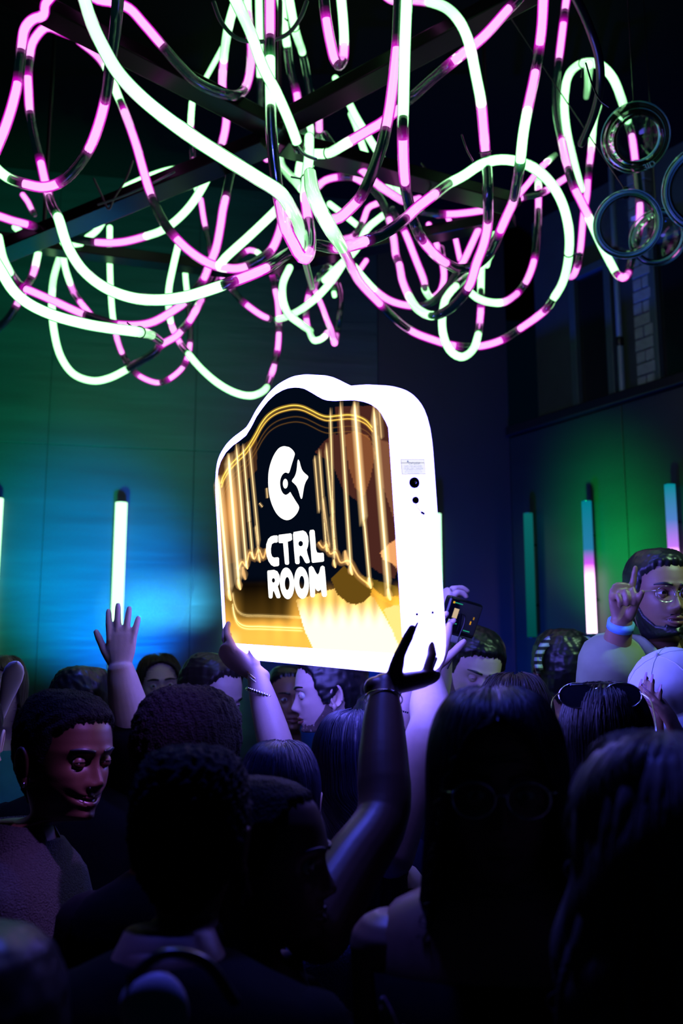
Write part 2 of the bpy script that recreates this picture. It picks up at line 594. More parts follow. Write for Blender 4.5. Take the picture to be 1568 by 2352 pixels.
m_beam = mat('glossy_black_beam', (0.0018, 0.002, 0.002), 0.3, 0.0, noise=0.15, spec=0.12)
beam((-120, -90), (640, 300), 3.25, 3.7, 0.10, 0.05, m=m_beam)
beam((1420, -130), (640, 290), 3.25, 3.7, 0.10, 0.05, m=m_beam)
beam((610, 330), (-60, 605), 3.75, 4.2, 0.11, 0.05, m=m_beam)
beam((650, 330), (1180, 470), 3.75, 4.2, 0.11, 0.05, m=m_beam)
beam((-60, 545), (560, 625), 4.3, 4.9, 0.09, 0.05, m=m_beam)
beam((520, 632), (1180, 500), 4.9, 4.4, 0.09, 0.05, m=m_beam)
# small hub plate and hanging rods to the ceiling
H = P(640, 297, 3.72)
mb = MB(); box(mb, (-0.07, -0.07, -0.02), (0.07, 0.07, 0.02), Matrix.Translation(H), bev=0.006); mb.build('hub_plate', m_beam, fr, smooth=False)
for (px, py, d) in ((640, 295, 3.72), (100, 20, 3.35), (1180, 4, 3.35), (100, 540, 4.1), (1120, 455, 4.15)):
    q = P(px, py, d); mb = MB(); mb.add(*sweep([q, (q.x, q.y, CEIL)], 0.009, 8)); mb.build('hanging_rod', m_black, fr)

# ------------------------------------------------------------------ light tubes
m_sleeve = emit_attr('clear_tube_sleeve', 1.0, True, gloss=True)
m_lit_g = emit('lit_green_core', (0.40, 1.0, 0.44), 2.5)
m_lit_p = emit('lit_pink_core', (1.0, 0.36, 0.95), 1.7)
m_core = mat('unlit_tube_core', (0.006, 0.012, 0.014), 0.25, noise=0.3, nscale=80, stretch=(1, 1, 1))
GLOW = {'g': (0.05, 0.42, 0.10), 'p': (0.75, 0.0, 0.62), 'o': (0.0, 0.003, 0.004)}


def led_tube(label, pts, ties=(), cap_end=False, cap_start=False):
    """pts: (px, py, width_px or None, state or None): a flexible tube traced through the room, its depth from its width."""
    pts = list(pts); pts0 = pts
    def beyond(a, b):              # carries on up to the frame above the picture
        k = min(230.0 / max(b[1] - a[1], 8.0), 12.0)
        return (a[0] + max(-120, min(120, (a[0] - b[0]) * k)), a[1] - 230, None, 'o')
    if pts[0][1] < 0:
        st0 = next((p[3] for p in pts if len(p) > 3 and p[3]), 'o')
        q = beyond(pts[0], pts[1]); pts = [q[:3] + (st0,)] + pts
    if pts[-1][1] < 0:
        pts = pts + [beyond(pts[-1], pts[-2])[:2]]
    W = [p[2] if len(p) > 2 else None for p in pts]
    known = [(i, w_) for i, w_ in enumerate(W) if w_]
    ws = np.interp(range(len(pts)), [k[0] for k in known], [k[1] for k in known])
    st = []; cur = 'o'
    for p in pts:
        if len(p) > 3 and p[3]: cur = p[3]
        st.append(cur)
    fct = min(1.0, ws.min() / 16.0)
    TD = TD0 * fct
    raw = np.array([(p[0], p[1], w_ * 8 / fct) for p, w_ in zip(pts, ws)], float)
    n = 10
    c = cr(raw, n)
    par = np.arange(len(c)) / n
    w3 = np.array([P(a, b, D(q / 8)) for a, b, q in c])
    s = np.concatenate([[0], np.cumsum(np.linalg.norm(np.diff(w3, axis=0), axis=1))])
    step = 0.018
    m = max(6, int(s[-1] / step))
    S = np.linspace(0, s[-1], m)
    path = np.stack([np.interp(S, s, w3[:, k]) for k in range(3)], 1)
    pr = np.interp(S, s, par)
    state = [st[min(int(q + 1e-6), len(st) - 2 if len(st) > 1 else 0)] for q in pr]
    root = empty('led_tube', path[len(path) // 2], label, 'light tube')
    # sleeve, its glow blurred along the tube
    col = np.array([GLOW[q] for q in state])
    ker = np.exp(-0.5 * (np.arange(-3, 4) * (S[1] - S[0]) / 0.011) ** 2); ker /= ker.sum()
    pad = np.pad(col, ((3, 3), (0, 0)), mode='edge')
    col = np.stack([np.convolve(pad[:, k], ker, 'valid') for k in range(3)], 1)
    nn = 12
    v, f = sweep(path, TD / 2, nn)
    cc = np.repeat(np.vstack([col[:1]] * 3 + [col] + [col[-1:]] * 3), nn, 0)
    MB().add(v, f, cc).build('tube_sleeve', m_sleeve, root, glow='glow')
    # lit and unlit lengths of the core
    i = 0
    while i < m - 1:
        j = i
        while j < m - 1 and state[j] == state[i]: j += 1
        seg = path[i:j + 1]
        if len(seg) >= 2:
            r = TD / 2 * (0.87 if state[i] == 'g' else 0.70 if state[i] == 'p' else 0.72)
            nm = {'g': 'green_segment', 'p': 'pink_segment', 'o': 'unlit_segment'}[state[i]]
            mm = {'g': m_lit_g, 'p': m_lit_p, 'o': m_core}[state[i]]
            mb = MB(); mb.add(*sweep(seg, r, 10, round_caps=(state[i] != 'o'))); mb.build(nm, mm, root)
        i = j
    t, U, V = frames(path)
    for q in ties:
        q = q + (1 if len(pts0) < len(pts) and pts[1] is pts0[0] else 0)
        k = min(range(m), key=lambda a: abs(pr[a] - q))
        a = np.linspace(0, 2 * math.pi, 21)
        ring = [path[k] + (TD / 2 + 0.0012) * (math.cos(x) * U[k] + math.sin(x) * V[k]) for x in a]
        mb = MB(); mb.add(*sweep(ring, 0.0022, 6))
        mb.add(*sweep([ring[3], ring[3] + (ring[3] - path[k]) * 1.6], 0.003, 6))
        mb.build('cable_tie', m_rubber, root)
    for flag, k, sg in ((cap_start, 0, -1), (cap_end, m - 1, 1)):
        if flag:
            mb = MB(); mb.add(*sweep([path[k] - sg * t[k] * 0.012, path[k] + sg * t[k] * 0.02], TD / 2 + 0.002, 14, round_caps=False)); mb.build('end_cap', m_rubber, root)
    return root


TUBES = [
 ('pink tube bending down and out at the upper left edge under the black beam', [(122,-14,24,'p'),(104,10),(100,34),(76,44),(58,64),(50,104,25,'o'),(45,150),(41,186,25,'p'),(30,235),(12,292),(-12,350,26)], ()),
 ('longest tube, upper left hoop to low green swag to the big ring at right', [(168,82,22,'p'),(145,74),(107,62),(82,85),(72,105),(69,126,22,'o'),(65,160),(64,166,22,'p'),(66,220),(68,252,22,'o'),(78,310),(92,366,22,'p'),(103,415),(112,450,23,'o'),(120,475),(133,498,25,'g'),(155,565),(190,620),(240,660),(300,683,27),(360,689),(425,682,28),(492,662,28,'o'),(540,645,28,'p'),(612,615,27,'o'),(665,580,25),(717,562,25),(768,570,26,'p'),(805,565),(838,554,28,'o'),(882,536),(928,505,27,'p'),(954,480),(999,445,26,'o'),(1030,422,25,'g'),(1064,404),(1104,378,25),(1144,367),(1184,370),(1224,385,25),(1264,420),(1292,470),(1306,530,23),(1306,580),(1299,625,21),(1289,655),(1271,685,20,'o'),(1254,710,20,'p'),(1194,755,19,'o'),(1154,780,19,'p'),(1104,795,19,'o'),(1049,795,19,'p'),(984,777),(944,760,19,'o'),(904,730),(874,700,20,'p'),(824,645),(801,600,23),(786,570,28,'g'),(760,528,35),(735,482,36),(718,440,34),(712,400,30)], (43,)),
 ('big hoop tube at upper left, dark at the top with a pink foot', [(272,-14,29,'o'),(264,75),(253,150,27),(240,236,26,'p'),(222,300),(203,345,25,'o'),(175,385),(136,420,25,'p'),(100,430),(64,424,25,'o'),(25,412,25,'g'),(0,395),(-22,372)], ()),
 ('thick all-green tube running diagonally from top left to the centre', [(190,-14,30,'g'),(210,50),(235,105,32),(270,165),(320,220,34),(380,270),(450,320,35),(520,365),(585,405,34),(645,445,33),(668,480,31),(684,512,28),(693,560,26)], ()),
 ('tall vertical tube at the centre ending in a clear U bend', [(620,-14,26,'p'),(620,70,26,'o'),(620,132,26,'g'),(621,240,26,'o'),(623,300),(627,353,27),(635,418),(642,464,28,'p'),(655,520,30),(676,564),(690,588),(700,594,30),(710,580,29,'o'),(712,545),(708,508,26,'p'),(704,480),(701,450,26,'g'),(704,410),(709,361),(710,315,24)], (17,)),
 ('dark swag tube with pink ends left of the central bundle', [(212,-8,24,'p'),(258,5),(295,18,24),(330,55),(370,102,24,'o'),(410,148),(450,188),(500,212),(540,219,23),(560,208,22,'p'),(573,170),(577,116,21),(572,60),(569,26,20,'g'),(568,-14)], ()),
 ('tube dropping past the black beam to a low left swag with green shoulder', [(546,-14,23,'g'),(524,64,22),(514,134,20,'p'),(511,206),(519,240),(519,283,20),(511,325,20,'o'),(502,352,20),(485,390,20,'g'),(465,430),(435,475,20),(400,510),(370,530),(340,541,19,'p'),(280,556),(228,557,19,'o'),(180,550),(125,535,19),(72,518,20,'p'),(30,507),(0,497),(-24,490)], (3,)),
 ('green tube slanting through the bundle to a black end cap', [(535,-14,30,'g'),(576,77,27),(604,155),(638,219,26),(669,291),(684,333,25)], (), True),
 ('slim green and pink tube just left of the tall central one', [(594,-14,18,'g'),(596,103),(597,167,18,'o'),(599,258),(603,286,17,'p'),(610,345),(612,366,17)], ()),
 ('green tube right of the central one with a short pink band', [(643,-14,21,'g'),(653,64),(658,98,20,'o'),(671,180),(679,205,20,'p'),(692,286,20,'o'),(700,314,20,'g'),(707,340),(712,380,20)], ()),
 ('green tube crossing behind the black beam right of the bundle', [(662,-14,22,'g'),(676,60),(684,90),(693,116,19,'o'),(706,180),(714,222),(727,240,19,'p'),(733,300,18,'o'),(731,320,18,'g'),(720,345)], (1,)),
 ('short U tube with a clear tip at the top centre', [(743,-14,25,'o'),(748,38,25,'p'),(761,108),(769,138,25,'o'),(778,150,25),(787,140,24,'p'),(790,100,24,'g'),(788,50),(782,-14)], ()),
 ('pink and dark tube rising from the centre knot to the top right', [(716,353,24,'g'),(753,352,24),(792,331,25,'p'),(843,301),(877,281,25),(915,250,25,'o'),(949,220,25),(994,180),(1038,143,26,'p'),(1109,85),(1166,22,25,'o'),(1198,-14)], (1,)),
 ('tube with a long dark-blue middle curling into the centre from above', [(917,-14,27,'o'),(914,60),(911,110,27,'p'),(898,225),(888,285,27,'o'),(874,345),(849,410),(828,452,27,'p'),(805,478),(779,500),(748,508,26)], ()),
 ('large U tube right of centre with a dark-blue bottom', [(934,-14,28,'g'),(929,125),(926,255,28,'o'),(925,310,28,'p'),(929,412,27,'o'),(937,460),(952,515,25),(969,550,25,'p'),(999,585),(1024,604,23,'o'),(1054,617,22),(1094,608),(1125,580,22),(1146,536,23,'p'),(1164,495),(1178,463,24,'o'),(1187,415,25),(1194,375,26,'g'),(1201,310),(1210,258,26,'p'),(1229,165,25,'o'),(1238,108,25,'p'),(1244,60),(1248,-14,26)], (11,)),
 ('tube arching from the top beam down to a deep dark U at right', [(890,-6,22,'p'),(950,0),(985,4,24,'g'),(1024,18),(1054,48,26),(1074,90),(1094,180,26),(1104,232,26,'p'),(1114,345,25,'o'),(1119,400),(1120,450,25),(1120,508,24,'p'),(1112,555),(1094,605),(1078,655,23,'o'),(1049,695),(1014,720,22),(990,725,22,'g'),(959,710),(940,682,20,'p'),(924,645),(916,605,19,'o'),(909,588,19,'p'),(904,550),(893,502,18,'o'),(874,460),(854,435),(836,421,18,'p'),(812,408,18,'o'),(780,406,18,'p'),(745,415),(726,432,18)], (8,)),
 ('looping tube farthest right with a pink elbow at its lowest point', [(1302,-14,20,'p'),(1297,22,20,'o'),(1294,48,20,'p'),(1284,130,20,'o'),(1276,200),(1279,270),(1289,318,20,'p'),(1303,383,21,'o'),(1318,430,21,'p'),(1334,462,21),(1352,500,21,'g'),(1379,560),(1406,612,20,'o'),(1418,632,20,'p'),(1432,637,20),(1442,628,19,'o'),(1450,595),(1458,565),(1466,533,19,'p'),(1469,468,19,'o'),(1465,420),(1459,376,19,'p'),(1451,315,19,'o'),(1441,278,19,'g'),(1426,225,21),(1404,175,22),(1375,148,22),(1339,145,21),(1308,168,20),(1296,225,20),(1301,300,20),(1317,370,19),(1334,435,18)], (27,)),
 ('slim banded tube hanging inside the right loop', [(1374,245,16,'g'),(1364,275,17),(1359,326,17,'p'),(1354,374,17,'o'),(1350,408,17,'p'),(1347,450),(1340,490,17),(1332,575,17,'o'),(1325,612,17,'p'),(1314,634),(1302,636,16)], ()),
 ('short green tube end under the black cable knot at right', [(1352,148,22,'g'),(1350,190),(1346,222,14)], ()),
 ('level pink tube behind the dark U at right', [(968,488,18,'o'),(1022,492,18,'p'),(1084,487),(1159,472),(1197,454,18,'o'),(1234,446),(1249,440,18,'p'),(1275,425),(1300,408,17)], ()),
 ('slim tube hooking down right of the dark U to a green foot', [(1234,400,16,'g'),(1236,425,17,'p'),(1236,475,17,'o'),(1234,535),(1226,598,18,'p'),(1209,645,18,'o'),(1189,672,18,'p'),(1156,694,19,'g'),(1124,694),(1095,684),(1080,672,18)], ()),
 ('pink tube with a pointed green tip behind the ring top', [(1190,448,16,'p'),(1214,420),(1239,388,16),(1258,370,16,'g'),(1274,356,12)], ()),
 ('banded pink tube hanging straight down left of the dark U', [(900,482,18,'o'),(927,528,18,'p'),(954,595),(974,648,18,'o'),(976,664,18,'g'),(990,684,17,'p'),(1009,672),(1019,640,17),(1016,600,17,'o'),(1012,570,16)], ()),
 ('pink tube crossing down to the left under the dark U', [(1098,528,18,'p'),(1064,600),(1052,618,18,'o'),(1030,655),(1004,684,18),(984,698),(950,703,18,'p'),(899,692),(862,668,19,'g'),(835,640,19),(812,612)], ()),
 ('narrow green loop dropping below the ring at right', [(1106,600,17,'g'),(1104,660,18,'o'),(1104,705,18,'p'),(1101,745,18,'o'),(1098,768,19,'g'),(1084,805),(1059,820,20),(1034,806),(1017,765,20),(1016,720),(1024,685,19),(1046,658,19,'o'),(1074,635,18,'g'),(1109,610),(1126,585,17)], ()),
 ('pink tube falling from the green diagonal into the left middle swag', [(183,95,20,'p'),(220,125),(242,152,21,'g'),(260,192),(270,218,21,'o'),(284,252,21,'p'),(310,325),(344,440,22,'o'),(370,500),(398,540,22,'p'),(440,580),(485,607,22),(530,617),(556,615,22,'o'),(590,600),(622,575,22,'p'),(642,530),(650,490,21)], ()),
 ('bright green swag at far left ending by the pink knot', [(-20,585,27,'g'),(2,622),(30,667,27),(65,697),(125,725,27),(200,745),(260,755,26),(320,763,25),(347,770,22,'o'),(367,784,20)], (7,)),
 ('green to pink tube from the left edge to the low middle swag', [(-4,545,22,'g'),(6,590),(22,625,21,'o'),(40,650,20),(55,662,20,'p'),(70,668),(125,692,20),(183,718,20,'o'),(230,735),(262,744,20,'p'),(310,747),(350,740,20),(400,712),(424,695,20,'o'),(450,665),(468,640,20,'p'),(480,610),(496,570,21),(506,520),(512,480,21),(518,455,21,'o'),(530,400),(548,365),(575,330,20)], (4,)),
 ('banded tube hanging in front of the left swags down to the edge', [(90,530,18,'g'),(90,565),(84,598,18,'p'),(76,630,18,'o'),(62,656,18,'p'),(42,694,18,'o'),(20,730),(-12,760,18)], ()),
 ('short green tube curving under the left dark swag', [(35,522,17,'g'),(60,543),(100,557),(140,560,18),(170,560),(186,558)], ()),
 ('small pink stub above the left swag', [(52,447,14,'p'),(65,465),(72,480,14,'o'),(79,492)], ()),
 ('slim green and pink tube inside the left green loop', [(142,570,16,'g'),(150,615),(160,648,16,'p'),(170,672,15,'o'),(183,692,16,'p'),(207,722,16)], ()),
 ('round green loop at lower left turning dark then pink', [(137,590,16,'g'),(123,640,17),(119,690,18),(124,760),(140,820,18),(170,860),(215,875,18),(252,868,18),(283,853,18,'o'),(320,832),(360,805),(366,795,18,'p'),(405,772,18),(416,760,18,'o'),(430,745,18,'p'),(450,712,18),(462,690,17,'o'),(480,660),(495,632,16)], ()),
 ('slender banded loop hanging lowest at left', [(252,522,15,'g'),(252,600),(255,680),(260,735,15,'p'),(268,775),(279,808,14,'o'),(296,838),(318,862,14,'p'),(360,879,14,'o'),(382,874,14,'p'),(416,848,14,'o'),(428,828,14,'p'),(436,792,14,'o'),(437,750),(432,690,14,'g'),(427,650),(424,604,14)], ()),
 ('green swag tube that ends against the top of the sign', [(410,560,17,'g'),(397,615),(387,672,17),(391,735,16,'p'),(402,766),(416,792,16,'o'),(432,812,17,'g'),(460,845),(500,880,18),(540,902),(575,909,18),(600,901),(612,890,17,'o'),(620,868,15,'p'),(628,845,15,'o'),(637,805,15,'p'),(640,767,15,'o'),(640,740,15,'p'),(637,690),(632,668,15,'o'),(627,638,15,'p'),(620,616,15)], ()),
 ('straight green tube slanting down left from the centre', [(652,464,23,'g'),(632,485),(575,540,22),(515,595),(502,612)], ()),
 ('far tube swinging from a pink band up to the right with green', [(505,630,16,'p'),(530,660,16,'o'),(545,680,16),(560,695,16,'p'),(610,729,16,'o'),(636,733,16,'g'),(675,720),(725,685,18),(765,640),(790,602,18),(805,580)], ()),
 ('green C shaped tube left of the small pink triangle loop', [(665,615,18,'g'),(650,650),(650,692,19),(663,722),(690,744,18),(712,760,17)], ()),
 ('small tube loop with pink sides hanging above the sign', [(738,640,14,'o'),(714,660,15),(710,672,15,'p'),(704,702,15,'o'),(703,730,15,'p'),(708,755,15,'g'),(722,782,16),(742,776,16,'p'),(752,764)], (1,)),
 ('small pink tube triangle hanging beside the green C', [(722,664,14,'p'),(740,706),(752,738),(762,762,15),(768,788,16),(773,770,14,'o'),(780,720,14),(782,680),(772,640,13)], ()),
 ('thin pink and dark tube behind the left swag knot', [(461,458,14,'p'),(470,515,14,'o'),(478,545,14),(484,575,14,'p'),(490,600)], ()),
 ('green arch tube on the far left frame', [(286,432,19,'g'),(320,416),(360,400,19),(400,390),(426,392,19),(444,412),(456,440,18)], (4,)),
 ('short straight green tube lying on the far left beam', [(168,507,15,'g'),(204,480,16)], ()),
 ('tiny green hook tube on the far left beam', [(200,546,16,'g'),(222,530),(238,504,16),(242,478)], ()),
 ('short green and pink tube hanging under the left black beam', [(441,236,16,'g'),(438,284,16,'p'),(440,302,15,'o'),(442,350),(443,364,13,'p'),(444,374)], ()),
 ('thin green rod slanting behind the dark swag', [(512,108,13,'g'),(470,184,12)], ()),
 ('slim green tube in the bundle left of the clear U bend', [(642,289,17,'g'),(645,374,18),(662,400,20),(680,418,22),(694,434,23)], ()),
 ('green tube in the middle of the centre bundle', [(702,255,18,'g'),(712,300),(704,340,19),(690,370),(683,417,19)], (2,)),
 ('outer of two green tubes falling side by side right of the centre', [(770,180,17,'g'),(791,215),(814,262,18),(849,320),(889,385,18),(919,445,17)], (1,)),
 ('inner green tube beside the outer one, falling to the same point', [(806,262,16,'g'),(818,290),(834,340,17),(859,395),(899,432,17),(917,452)], ()),
 ('pink tube running down right with a black tie', [(745,309,19,'o'),(770,345),(791,367,20,'p'),(828,389),(869,425,21),(908,451),(930,463),(962,456,18)], (3,)),
 ('short green tube crossing under the blue curl', [(756,468,15,'g'),(792,495),(823,520,15)], ()),
 ('green tube slanting down left behind the pink swag', [(879,495,17,'g'),(843,526),(818,572,18),(782,608),(745,644,18)], ()),
 ('small pink and dark hook right of centre', [(869,466,16,'p'),(846,477),(834,506,16,'o'),(813,541,16,'p'),(787,549,15)], ()),
 ('short pink stub pointing down left below the centre', [(841,598,14,'p'),(818,631,14)], ()),
 ('thin green tube behind the dark U at right', [(1144,480,12,'g'),(1139,515,12),(1132,560),(1118,610,13)], ()),
 ('small pink tube left of the green one behind the dark U', [(1028,498,14,'p'),(1036,520,14,'o'),(1043,538,14,'p'),(1056,596,14)], ()),
 ('thin pink tube far behind the level pink one', [(984,515,15,'p'),(1002,560),(1014,592,15,'o'),(1018,610)], ()),
 ('little dark hooked tube above the small loop', [(722,664,13,'o'),(732,634,14),(752,612,14),(762,618,13,'p'),(768,648,12,'o'),(766,668,12,'g'),(768,680,12)], ()),
 ('dark sleeve tube with green glints across the far frame', [(500,636,14,'o'),(540,600,14),(560,580,14,'p'),(575,574),(585,577,14,'g'),(592,580,14,'o'),(640,640,14)], ()),
]
for t in TUBES:
    led_tube(*t)

# ------------------------------------------------------------------ black cables about the chandelier
def cable(label, pts, r=0.006, m=None, name='cable'):
    q = cr(np.array([P(*p) for p in pts]), 8)
    mb = MB(); mb.add(*sweep(q, r, 8))
    return tag(mb.build(name, m or m_rubber), label, 'cable')


m_cable_g = mat('dark_green_cable', (0.01, 0.05, 0.03), 0.35, noise=0.2)
cable('thick dark cable looping down at the top right corner', [(1318, -14, 2.9), (1352, 60, 3.0), (1374, 130, 3.05), (1378, 190, 3.1), (1364, 260, 3.2), (1335, 330, 3.3)], 0.014)
cable('curved black cable rising left and right of the centre bundle', [(490, 5, 3.2), (508, 50, 3.2), (545, 88, 3.2), (610, 95, 3.2), (660, 78, 3.2), (690, 40, 3.2), (704, 4, 3.2)], 0.007, m_cable_g)
cable('thin green cable hanging from the black end cap to the knot', [(686, 338, 3.1), (700, 355, 3.0), (725, 366, 2.9)], 0.005, m_cable_g)
cable('thin wire running from the right cable knot', [(1345, 145, 2.7), (1362, 200, 2.7), (1378, 230, 2.7), (1398, 246, 2.7)], 0.0025)
cable('dark wire standing up left of the ring top', [(1087, 372, 3.0), (1070, 340, 3.1), (1060, 310, 3.1)], 0.003)
cable('twisted thin wires over the far left beam', [(215, 410, 3.8), (232, 445, 3.8), (250, 480, 3.8), (262, 455, 3.8), (290, 410, 3.8), (305, 370, 3.8)], 0.004)
cable('thin supply wire along the far left beam', [(225, 470, 3.7), (270, 455, 3.7), (330, 430, 3.7), (400, 395, 3.6)], 0.004, m_cable_g)
cable('thin blue-black supply wire below the centre', [(700, 596, 3.2), (706, 620, 3.6), (716, 660, 4.2)], 0.012)
cable('dark looping wire behind the right tubes', [(968, 375, 4.0), (985, 400, 4.0), (988, 430, 4.0), (975, 450, 4.0)], 0.004)

# ------------------------------------------------------------------ glass globes at the top right
m_glass = glass('clear_thick_glass', (0.93, 0.99, 0.98), 1.35)
m_rim = mat('green_tinted_glass_rim', (0.16, 0.60, 0.48), 0.25, spec=0.7)


def globe(label, px, py, d, R, tilt, opening, hang=True):
    """Round jar-like glass shade: a thick bowl with a rolled rim, the opening turned toward the camera side."""
    c = P(px, py, d)
    root = empty('glass_shade', c, label, 'lamp shade', 'clear glass shades at the top right')
    ax = (Vector((0, 0, CAMZ)) - c).normalized()
    ax = (ax + Vector(tilt)).normalized()
    zq = ax.to_track_quat('Z', 'Y').to_matrix().to_4x4(); zq.translation = c
    A = np.array(zq)
    prof = []
    for a in np.linspace(0.15, math.pi - math.asin(opening), 14)[::1]:
        prof.append((R * math.sin(a), -R * math.cos(a) * 0.9))
    inner = [(r * 0.86, z_ * 0.86) for r, z_ in prof[::-1]]
    pr = [(0.001, prof[0][1])] + prof + inner + [(0.001, inner[-1][1])]
    n = 40
    v = []
    for r, z_ in pr:
        for k in range(n):
            v.append((r * math.cos(2 * math.pi * k / n), r * math.sin(2 * math.pi * k / n), z_))
    v = np.array(v) @ A[:3, :3].T + A[:3, 3]
    mb = MB(); mb.add(v, grid_faces(len(pr), n, True)); mb.build('glass_bowl', m_glass, root)
    ro, zo = prof[-1]
    for rr, th in ((ro * 0.97, R * 0.045), (R * 0.99, R * 0.02)):
        zz = zo if rr == ro * 0.95 else 0
        ring = np.array([(rr * math.cos(a), rr * math.sin(a), zz) for a in np.linspace(0, 2 * math.pi, 49)]) @ A[:3, :3].T + A[:3, 3]
        mb = MB(); mb.add(*sweep(ring, th, 10)); mb.build('glass_rim', m_rim, root)
    cap = c + Vector((0, 0, R * 0.9))
    mb = MB(); mb.add(*sweep([cap, cap + Vector((0, 0, 0.025))], 0.012, 14)); mb.build('shade_holder', m_black, root)
    mb = MB(); mb.add(*sweep([cap + Vector((0, 0, 0.02)), (cap.x + (0.0 if hang is True else hang), cap.y, CEIL)], 0.002, 6)); mb.build('hanging_cord', m_rubber, root)
    return root, zq, prof


def font_mesh(fo):
    """Turns a text object into plain mesh lettering in place."""
    dg = bpy.context.evaluated_depsgraph_get()
    me = bpy.data.meshes.new_from_object(fo.evaluated_get(dg))
    n = bpy.data.objects.new('lettering', me)
    n.parent = fo.parent; n.matrix_basis = fo.matrix_basis.copy()
    COL.objects.link(n)
    bpy.data.objects.remove(fo)
    n.name = 'lettering'
    return n


g1 = globe('thick clear glass shade with moulded letters, highest of the shades', 1459, 316, 3.6, 0.122, (0.15, 0, -0.1), 0.72)
globe('thin rimmed clear glass shade below the lettered one', 1441, 515, 3.5, 0.118, (0.02, 0, 0), 0.94, hang=-0.75)
globe('large clear glass shade half out of the picture at right', 1622, 432, 3.3, 0.142, (0.0, 0, 0), 0.94)
globe('clear glass shade partly behind the thin rimmed one', 1510, 545, 4.2, 0.12, (0.3, 0, -0.3), 0.9)
mt = mat('pale_glass_lettering', (0.12, 0.4, 0.3), 0.2)
fc = bpy.data.curves.new('lettering', 'FONT'); fc.body = '3ID'; fc.size = 0.03; fc.extrude = 0.001
fo = bpy.data.objects.new('lettering', fc); fc.materials.append(mt)
A = g1[1].copy(); fo.parent = g1[0]
loc = P(1480, 392, 3.47)
fm = camo.matrix_basis.to_3x3().to_4x4() @ Matrix.Rotation(math.radians(24), 4, 'Z'); fm.translation = loc
fo.matrix_basis = WM(g1[0]).inverted() @ fm
COL.objects.link(fo)
font_mesh(fo)

# ------------------------------------------------------------------ the glowing sign
SR = np.array([[0.494, -0.063, 0.867], [0.089, 0.996, 0.022], [-0.865, 0.066, 0.497]])
u_, s_, vt_ = np.linalg.svd(SR); SR = u_ @ vt_
ST = np.array([-0.09225, -0.30625, 2.25])
Mc = Matrix(((1, 0, 0, 0), (0, -math.sin(TH), math.cos(TH), 0), (0, math.cos(TH), math.sin(TH), CAMZ), (0, 0, 0, 1)))
Ml = Matrix.Identity(4)
for i in range(3):
    for j in range(3):
        Ml[i][j] = SR[i, j]
    Ml[i][3] = ST[i]
MS = Mc @ Ml
sign = bpy.data.objects.new('lightbox_sign', None)
sign.matrix_basis = MS
COL.objects.link(sign)
tag(sign, 'glowing white arched lightbox sign held above the crowd, black and gold face', 'sign')


def onsign(px, py, axis=2, val=0.0):
    """Pixel -> sign coordinates on the plane local[axis] = val."""
    d = np.array([(px - 784) / F, (1176 - py) / F, 1.0])
    o_l = SR.T @ (-ST); d_l = SR.T @ d
    return o_l + d_l * ((val - o_l[axis]) / d_l[axis])


def sb(mb, name, m, parent=sign, **k):
    """Build from sign-local coordinates."""
    o = mb.build(name, m, parent, world=False, **k)
    return o


TOPPX = [(496, 1100), (500, 1078), (507, 1058), (519, 1038), (534, 1024), (550, 1013), (565, 1001), (577, 979), (588, 955), (600, 938), (615, 920), (632, 905), (649, 896), (662, 892), (676, 891), (688, 892), (699, 895), (714, 904), (729, 914), (740, 920), (752, 922), (764, 921), (775, 920), (795, 919), (814, 919), (834, 923), (852, 930), (865, 939), (875, 951), (882, 966), (886, 985)]
top = np.array([onsign(*p)[:2] for p in TOPPX])
PW = 0.424
top[0, 0] = -PW; top[-1, 0] = PW
# make the trace symmetrical about the middle of the sign
us = np.linspace(-PW, PW, 121)
order = np.argsort(top[:, 0])
tb = np.interp(us, top[order, 0], top[order, 1])
tb = 0.5 * tb + 0.5 * tb[::-1]
tb_px = np.interp(us, top[order, 0], top[order, 1])
topv = 0.35 * tb + 0.65 * tb_px


def topb(a):
    return np.interp(a, us, topv)


# face panel: backlit print with reflections painted in, colour per vertex
def poly_in(pts, x, y):
    pts = np.asarray(pts, float); ins = np.zeros(x.shape, bool)
    j = len(pts) - 1
    for i in range(len(pts)):
        xi, yi = pts[i]; xj, yj = pts[j]
        c = ((yi > y) != (yj > y)) & (x < (xj - xi) * (y - yi) / (yj - yi + 1e-9) + xi)
        ins ^= c; j = i
    return ins


def sst(a, b, x):
    t = np.clip((x - a) / (b - a), 0, 1); return t * t * (3 - 2 * t)


def topx(v):
    """sign-local points -> pixels"""
    p = v @ SR.T + ST
    return 784 + F * p[:, 0] / p[:, 2], 1176 - F * p[:, 1] / p[:, 2]


